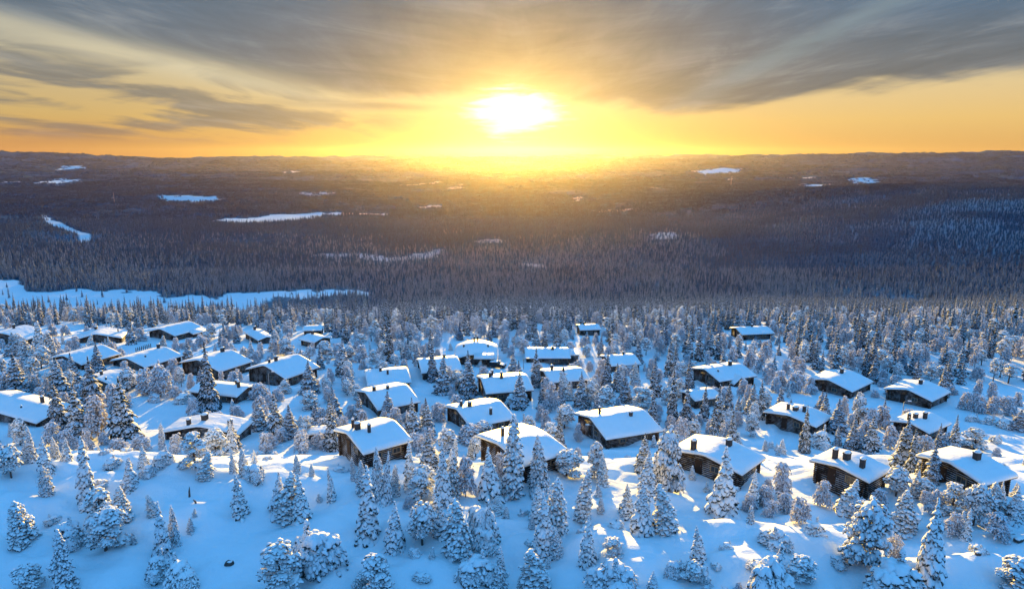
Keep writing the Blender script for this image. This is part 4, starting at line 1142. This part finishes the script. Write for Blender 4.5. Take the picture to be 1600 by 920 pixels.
A3 = scatter(2000, 5200, 25.0, .9, d2, lambda n: 7 + rng.integers(0, 4, n), .95, 1.25)
A4 = scatter(5200, 12500, 55.0, .9, d3, lambda n: 7 + rng.integers(0, 4, n), 1.3, 1.9)
PP = np.concatenate([np.array(P), A1, A2, A3, A4])
print('wood instances', len(PP), len(A1), len(A2), len(A3), len(A4))
me = bpy.data.meshes.new('far_forest')
me.vertices.add(len(PP)); me.vertices.foreach_set('co', PP[:, :3].astype(np.float32).ravel())
a = me.attributes.new('sxy', 'FLOAT', 'POINT'); a.data.foreach_set('value', PP[:, 3].astype(np.float32))
a = me.attributes.new('sz', 'FLOAT', 'POINT'); a.data.foreach_set('value', PP[:, 4].astype(np.float32))
a = me.attributes.new('var', 'INT', 'POINT'); a.data.foreach_set('value', PP[:, 5].astype(np.int32))
a = me.attributes.new('rot', 'FLOAT', 'POINT'); a.data.foreach_set('value', (rng.random(len(PP)) * 6.28).astype(np.float32))
me.update()
forest = link('far_forest', me, kind='stuff')
ng = bpy.data.node_groups.new('far_forest_scatter', 'GeometryNodeTree')
ng.interface.new_socket('Geometry', in_out='INPUT', socket_type='NodeSocketGeometry'); ng.interface.new_socket('Geometry', in_out='OUTPUT', socket_type='NodeSocketGeometry')
N = ng.nodes; K = ng.links
gi = N.new('NodeGroupInput'); go = N.new('NodeGroupOutput'); iop = N.new('GeometryNodeInstanceOnPoints'); ci = N.new('GeometryNodeCollectionInfo')
ci.inputs['Collection'].default_value = SRC; ci.inputs['Separate Children'].default_value = True; ci.inputs['Reset Children'].default_value = True
def attr(nm, tp):
    nd = N.new('GeometryNodeInputNamedAttribute'); nd.data_type = tp; nd.inputs['Name'].default_value = nm; return nd.outputs[0]
cs = N.new('ShaderNodeCombineXYZ'); K.new(attr('sxy', 'FLOAT'), cs.inputs[0]); K.new(attr('sxy', 'FLOAT'), cs.inputs[1]); K.new(attr('sz', 'FLOAT'), cs.inputs[2])
cr_ = N.new('ShaderNodeCombineXYZ'); K.new(attr('rot', 'FLOAT'), cr_.inputs[2])
e2r = N.new('FunctionNodeEulerToRotation'); K.new(cr_.outputs[0], e2r.inputs[0])
K.new(gi.outputs[0], iop.inputs['Points']); K.new(ci.outputs[0], iop.inputs['Instance']); iop.inputs['Pick Instance'].default_value = True
K.new(attr('var', 'INT'), iop.inputs['Instance Index']); K.new(e2r.outputs[0], iop.inputs['Rotation']); K.new(cs.outputs[0], iop.inputs['Scale'])
K.new(iop.outputs[0], go.inputs[0])
md = forest.modifiers.new('scatter', 'NODES'); md.node_group = ng
# ------------------------------------------------------------------ labels of the trees
SHORT = ['lone roadside cabin', 'crest cabin', 'wide-gabled cabin', 'long lit-ridge cabin', 'two-chimney long cabin', 'bowed lodge', 'straight-roofed cabin', 'three-chimney middle cabin', 'golden ridge-line cabin', 'split cabin',
         'street-lamp cabin', 'capped-chimney cabin', 'low broad cabin', 'wide-low-gable cabin', 'peeping left cabin', 'fence cabin', 'plain blue cabin', 'stovepipe cabin', 'pointed-roof cabin', 'upper-left pink cabin',
         'yellow-slope cabin', 'cream-lit cabin', 'roof sliver cabin', 'tree-screened cabin', 'sun-patched gable cabin', 'long-wall cabin', 'open-slope cabin', 'farthest right cabin', 'spruce-screened right cabin', 'golden-end cabin',
         'wide smooth-roofed cabin', 'gabled-porch cabin', 'lone forest cabin', 'small forest cabin', 'sunken frosted cabin', 'half-hidden low cabin', 'left-edge dark cabin', 'left-edge eave']
KINDS_ = {'s': 'spruce', 't': 'laden spruce', 'p': 'laden pine', 'm': 'buried bush', 'b': 'frosted birch', 'y': 'young spruce', 'fs': 'spruce', 'fb': 'frosted birch', 'fp': 'laden pine'}
PLUR = {'spruce': 'spruces', 'laden spruce': 'laden spruces', 'laden pine': 'laden pines', 'buried bush': 'buried bushes', 'frosted birch': 'frosted birches', 'young spruce': 'young spruces'}
NUM = ['zero', 'one', 'two', 'three', 'four', 'five', 'six', 'seven', 'eight', 'nine', 'ten', 'eleven', 'twelve', 'thirteen', 'fourteen', 'fifteen', 'sixteen', 'seventeen', 'eighteen', 'nineteen', 'twenty', 'twenty-one', 'twenty-two', 'twenty-three', 'twenty-four', 'twenty-five', 'twenty-six', 'twenty-seven', 'twenty-eight']
ORD = ['', 'second', 'third', 'fourth', 'fifth', 'sixth', 'seventh', 'eighth', 'ninth', 'tenth', 'eleventh', 'twelfth', 'thirteenth', 'fourteenth', 'fifteenth', 'sixteenth', 'seventeenth', 'eighteenth', 'nineteenth', 'twentieth', 'twenty-first', 'twenty-second', 'twenty-third', 'twenty-fourth', 'twenty-fifth', 'twenty-sixth', 'twenty-seventh']
GRP = {'s': 'spruces of the snowy hillside', 't': 'snow-laden spruces of the snowy hillside', 'p': 'snow-laden pines of the snowy hillside', 'm': 'bushes buried in snow', 'b': 'frosted birches of the snowy hillside', 'y': 'young spruces of the snowy hillside',
       'fs': 'spruces of the snowy hillside', 'fb': 'frosted birches of the snowy hillside', 'fp': 'snow-laden pines of the snowy hillside'}
def where(t):
    best = None
    for c, sh in zip(CABINS, SHORT):
        b = c['bb']; mx = (b[0] + b[2]) / 2
        if b[0] - 4 <= t['px'] <= b[2] + 4:
            dy = t['py'] - b[3] if t['py'] > b[3] - 12 else max(0, b[1] + 8 - t['py'])
            rel = 'in front of' if t['y'] < c['dist'] else 'behind'; d = abs(dy) * 1.3
        else:
            dx = b[0] - t['px'] if t['px'] < b[0] else t['px'] - b[2]
            rel = 'left of' if t['px'] < b[0] else 'right of'; d = dx + 1.6 * abs(t['py'] - b[3])
        if best is None or d < best[0]: best = (d, rel + ' the ' + sh)
    if best[0] < (42 if t['py'] > 715 else 95): return best[1]
    y = 'at the bottom edge' if t['py'] > 850 else 'on the open snow' if t['py'] > 790 else 'on the snow crest' if t['py'] > 700 else 'between the cabins'
    x = ['far left', 'left', 'left of centre', 'in the centre', 'right of centre', 'right', 'far right'][int(min(max(t['px'], 0), 1599) / 1600 * 7)]
    return y + ', ' + x
def look(t):
    k = t['kind']; H = t['H']; q = t['W'] * 2 / H
    sz = 'tall' if H > {'s': 8.5, 'fs': 8.5, 't': 5.6, 'p': 5.0, 'm': 2.6, 'b': 4.4, 'y': 2.6, 'fb': 5., 'fp': 5.5}[k] else 'short'
    sh = 'slender' if q < {'s': .34, 't': .42, 'fs': .34, 'p': .6, 'm': 1.3, 'b': .7, 'y': .4, 'fb': .7, 'fp': .6}[k] else 'broad'
    return sz + ' ' + sh
def label_trees():
    buckets = {}
    for t in TREES:
        t['o']['category'] = INFO[t['kind']][1]; t['o']['group'] = GRP[t['kind']]
        if t['kind'] in ('fs', 'fb', 'fp') and t['ph'] < 45 and t['y'] > 170:
            t['o']['label'] = {'fs': 'frosted spruce standing in the dense wood behind the village', 'fb': 'rounded rimed birch standing in the dense wood behind the village', 'fp': 'snow-laden pine standing in the dense wood behind the village'}[t['kind']]
            continue
        buckets.setdefault((look(t), KINDS_[t['kind']], where(t)), []).append(t)
    for (lk, kd, wh), ts in buckets.items():
        ts.sort(key=lambda t: t['px']); n = len(ts)
        for i, t in enumerate(ts):
            if n == 1: lb = '%s %s %s' % (lk, kd, wh)
            elif n > 28: lb = '%s %s in the thicket %s' % (lk, kd, wh)
            elif n == 2: lb = '%s of two %s %s %s' % (('left', 'right')[i], lk, PLUR[kd], wh)
            elif i == 0: lb = 'leftmost of %s %s %s %s' % (NUM[n], lk, PLUR[kd], wh)
            elif i == n - 1: lb = 'rightmost of %s %s %s %s' % (NUM[n], lk, PLUR[kd], wh)
            else: lb = '%s from left of %s %s %s %s' % (ORD[i], NUM[n], lk, PLUR[kd], wh)
            w = lb.split()
            t['o']['label'] = lb if len(w) >= 4 else lb + ' in the snow'
            if len(w) > 16: print('LONG', lb)
label_trees()


# ------------------------------------------------------------------ small things
# haze: the winter air over the valley
def build_haze():
    m = bpy.data.materials.new('haze_air'); m.use_nodes = True
    nt = NT(m.node_tree); nt.n.clear()
    out = nt.new('ShaderNodeOutputMaterial'); v = nt.new('ShaderNodeVolumePrincipled')
    v.inputs['Color'].default_value = (.96, .88, .72, 1); v.inputs['Density'].default_value = HAZE_D; v.inputs['Anisotropy'].default_value = HAZE_G
    nt.l.new(v.outputs[0], out.inputs['Volume'])
    h = 15800.; z0, z1 = -330.0, 120.0
    mb = MB(); mb.box((0, 0, (z0 + z1) / 2), (h, h, (z1 - z0) / 2))
    o = mb.obj('haze', m); o['kind'] = 'stuff'
    m.cycles.homogeneous_volume = True
HAZE_D = 0.0000036
HAZE_G = 0.83
build_haze()
def thing(name, label, cat, loc, rz=0.0, group=None):
    o = bpy.data.objects.new(name, None); C.objects.link(o); o.location = loc; o.rotation_euler = (0, 0, rz)
    o['label'] = label; o['category'] = cat
    if group: o['group'] = group
    return o
def lamp_post(fx, fy, ty, side, label):
    X, Y, Z = ground_at(fx, fy); d = ray(fx, ty); H = Y * d[2] / d[1] - Z
    r = thing('street_lamp', label, 'street lamp', (X, Y, Z), 0, 'street lamps of the village')
    mb = MB(); mb.tube((0, 0, -.5), (0, 0, H * .93), .09, .06, 10); mb.obj('pole', M_STEEL, r, True)
    mb = MB(); mb.path([(0, 0, H * .93), (side * .25, 0, H * .985), (side * .75, 0, H)], [.05, .045, .04], 8); a = mb.obj('arm', M_STEEL, r, True)
    mb = MB(); mb.box((side * 1.05, 0, H + .01), (.34, .13, .07)); mb.obj('lamp_head', M_STEEL, r)
    mb = MB(); mb.box((side * 1.05, 0, H + .13), (.32, .12, .05)); mb.obj('snow_cap', M_ROOFSNOW, r)
lamp_post(421, 611, 581, 1, 'street lamp in front of the gable of the street-lamp cabin')
lamp_post(927, 687, 664, -1, 'short street lamp beside the left gable of the lone roadside cabin')
lamp_post(924, 646, 620, 1, 'street lamp behind the left gable of the lone roadside cabin')
lamp_post(1410, 650, 627, 1, 'street lamp behind the spruce-screened cabin on the right')
lamp_post(818, 577, 560, 1, 'street lamp on the open snow below the straight-roofed cabin')
# car by the lodge
X, Y, Z = ground_at(776, 574)
car = thing('parked_car', 'dark snow-topped car parked right of the bowed lodge', 'car', (X, Y, Z), R(-14))
def car_prism(prof, hw, name, m, parent, inset=0.0):
    n = len(prof); mb = MB()
    v = [(x, -hw, z) for x, z in prof] + [(x, hw, z) for x, z in prof]
    if inset: v = [(x, y * (1 - inset * (z > prof[0][1] + .2)), z) for x, y, z in v]
    f = [tuple(range(n)), tuple(range(2 * n - 1, n - 1, -1))] + [(i, i + n, (i + 1) % n + n, (i + 1) % n) for i in range(n)]
    mb.add(v, f); return mb.obj(name, m, parent)
car_prism([(-2.2, .32), (-2.25, .75), (-2.1, 1.0), (-1.5, 1.06), (1.0, 1.04), (2.0, .86), (2.25, .62), (2.22, .32)], .9, 'body', M_CARPAINT, car)
cab = car_prism([(-1.75, 1.05), (-1.45, 1.5), (.25, 1.52), (1.0, 1.03)], .82, 'cabin_glass', M_GLASS, car, .1)
car_prism([(-1.6, 1.50), (-1.45, 1.62), (-.6, 1.72), (.2, 1.63), (.35, 1.52)], .76, 'roof_snow', M_ROOFSNOW, car)
car_prism([(.9, 1.06), (1.1, 1.15), (1.8, 1.03), (2.1, .88)], .74, 'bonnet_snow', M_ROOFSNOW, car)
for wx in (-1.35, 1.4):
    for wy in (-.82, .82):
        mb = MB(); mb.tube((wx, wy - .11, .33), (wx, wy + .11, .33), .33, .33, 18); w_ = mb.obj('wheel', M_RUBBER, car, True)
        mb = MB(); sgn = 1 if wy > 0 else -1; mb.tube((wx, wy + sgn * .112, .33), (wx, wy + sgn * .125, .33), .19, .19, 14); mb.obj('rim', M_STEEL, w_)
for hy in (-.62, .62):
    mb = MB(); mb.box((2.2, hy, .72), (.06, .17, .08)); mb.obj('headlight', M_GLASS, car)
# picket fence on the upper left
x0, y0, z0 = ground_at(213, 552); x1, y1, z1 = ground_at(236, 545)
L_ = math.hypot(x1 - x0, y1 - y0); yaw_ = math.atan2(y1 - y0, x1 - x0)
fn = thing('picket_fence', 'short dark picket fence in the snow above the fence cabin', 'fence', (x0, y0, z0), yaw_)
for k in range(9):
    xx = k / 8 * L_; zz = float(terrain(x0 + math.cos(yaw_) * xx, y0 + math.sin(yaw_) * xx)) - z0
    mb = MB(); mb.box((xx, 0, zz + .55), (.07, .07, 1.0)); mb.obj('post', M_BOARD, fn)
mb = MB(); mb.tube((0, 0, 1.0), (L_, 0, z1 - z0 + 1.0), .06, .06, 6); mb.obj('rail', M_BOARD, fn)
# small dark stumps and rock tips in the open snow
def rock(fx, fy, s, name, label, cat, m, tall=.8, lean=0):
    X, Y, Z = ground_at(fx, fy); g = np.random.default_rng(int(fx))
    v, f = clumps([[0, 0, 0]], [[s, s * .7, s * tall]], np.array([g.random() * 6]), np.array([0.]), 1, .18, 0, int(fx))
    o = link(name, mesh_np(name, v, [f], False, [m])); o.location = (X, Y, Z + s * .15); o['label'] = label; o['category'] = cat
    mb = None
    v2, f2 = clumps([[0, 0, s * tall * .75]], [[s * .8, s * .6, s * .3]], np.array([0.]), np.array([0.]), 1, .08, 0, 3)
    link('snow_cap', mesh_np('snow_cap', v2, [f2], True, [M_ROOFSNOW]), o)
rock(358, 884, .42, 'rock', 'small dark rock tip poking out of the smooth snow, bottom left', 'rock', M_ROCK)
rock(556, 852, .25, 'rock', 'tiny dark rock between the big bush and the tall laden spruces', 'rock', M_ROCK)
rock(1528, 868, .3, 'rock', 'small dark rock on the sunlit snow at the lower right', 'rock', M_ROCK)
rock(1600 - 8, 845, .5, 'rock', 'dark rock edge under the snow at the right edge', 'rock', M_ROCK, .5)
def stump(fx, fy, ty, label, lean):
    X, Y, Z = ground_at(fx, fy); d = ray(fx, ty); H = Y * d[2] / d[1] - Z
    mb = MB(); mb.path([(0, 0, -.4), (lean * .3, 0, H * .5), (lean, 0, H)], [.13, .10, .03], 8)
    o = mb.obj('dead_stub', M_BARK, None, True); o.location = (X, Y, Z); o['label'] = label; o['category'] = 'tree stub'
stump(296, 776, 760, 'thin dark tree stub standing alone on the smooth snow, left', .12)
stump(307, 787, 780, 'short leaning tree stub just right of the taller thin stub', -.35)
# lattice mast far out in the forest
def mast(fx, fy, ty, label):
    X, Y, Z = ground_at(fx, fy); d = ray(fx, ty); H = max(Y * d[2] / d[1] - Z, 20); w = H * .035
    r = thing('radio_mast', label, 'mast', (X, Y, Z))
    for a in range(3):
        c = (math.cos(a * 2.094) * w, math.sin(a * 2.094) * w)
        mb = MB(); mb.tube((c[0], c[1], -2), (c[0] * .4, c[1] * .4, H), w * .22, w * .16, 6); mb.obj('mast_leg', M_STEEL, r)
    mb = MB(); n = 14
    for k in range(n):
        t0, t1 = k / n, (k + 1) / n; q0, q1 = 1 - .6 * t0, 1 - .6 * t1
        for a in range(3):
            b_ = (a + 1) % 3
            mb.tube((math.cos(a * 2.094) * w * q0, math.sin(a * 2.094) * w * q0, t0 * H), (math.cos(b_ * 2.094) * w * q1, math.sin(b_ * 2.094) * w * q1, t1 * H), w * .1, w * .1, 4)
    mb.obj('bracing', M_STEEL, r)
mast(179, 318, 301, 'pale lattice mast rising from the forest at the far left')
mast(1142, 291, 277, 'pale lattice mast beyond the forest, below the widest far lake')
# snow-covered shed left of the crest cabin
def shed(fx, fy, w, d, h, rz, label):
    X, Y, Z = ground_at(fx, fy); r = thing('shed', label, 'shed', (X, Y, Z), rz)
    mb = MB(); zz = -.8
    while zz < h:
        for s_ in (-1, 1):
            mb.tube((-w, s_ * d, zz), (w, s_ * d, zz), .12, .12, 7); mb.tube((s_ * w, -d, zz + .11), (s_ * w, d, zz + .11), .12, .12, 7)
        zz += .22
    mb.obj('wall', M_LOG, r, True)
    mb = MB(); mb.box((0, 0, h + .2), (w + .4, d + .4, .08)); rf = mb.obj('roof', M_BOARD, r)
    v, f = [], []
    n = 12; m_ = 8
    for i in range(n):
        for j in range(m_):
            a, b = i / (n - 1) * 2 - 1, j / (m_ - 1) * 2 - 1; e_ = min(1 - abs(a), 1 - abs(b))
            v.append((a * (w + .42), b * (d + .42), h + .284 + (.42 * (1 - max(0, 1 - e_ / .3) ** 2 * .8))))
    f = [(i * m_ + j, (i + 1) * m_ + j, (i + 1) * m_ + j + 1, i * m_ + j + 1) for i in range(n - 1) for j in range(m_ - 1)]
    mb = MB(); mb.add(v, f)
    o_ = mb.obj('roof_snow', M_ROOFSNOW, rf, True)
    so = o_.modifiers.new('thick', 'SOLIDIFY'); so.thickness = .14; so.offset = -1
shed(503, 688, 1.9, 1.3, 1.5, R(12), 'low shed half hidden by the spruce left of the crest cabin')
shed(742, 560, 1.3, 1.1, 1.3, R(5), 'small woodshed right in front of the bowed lodge')
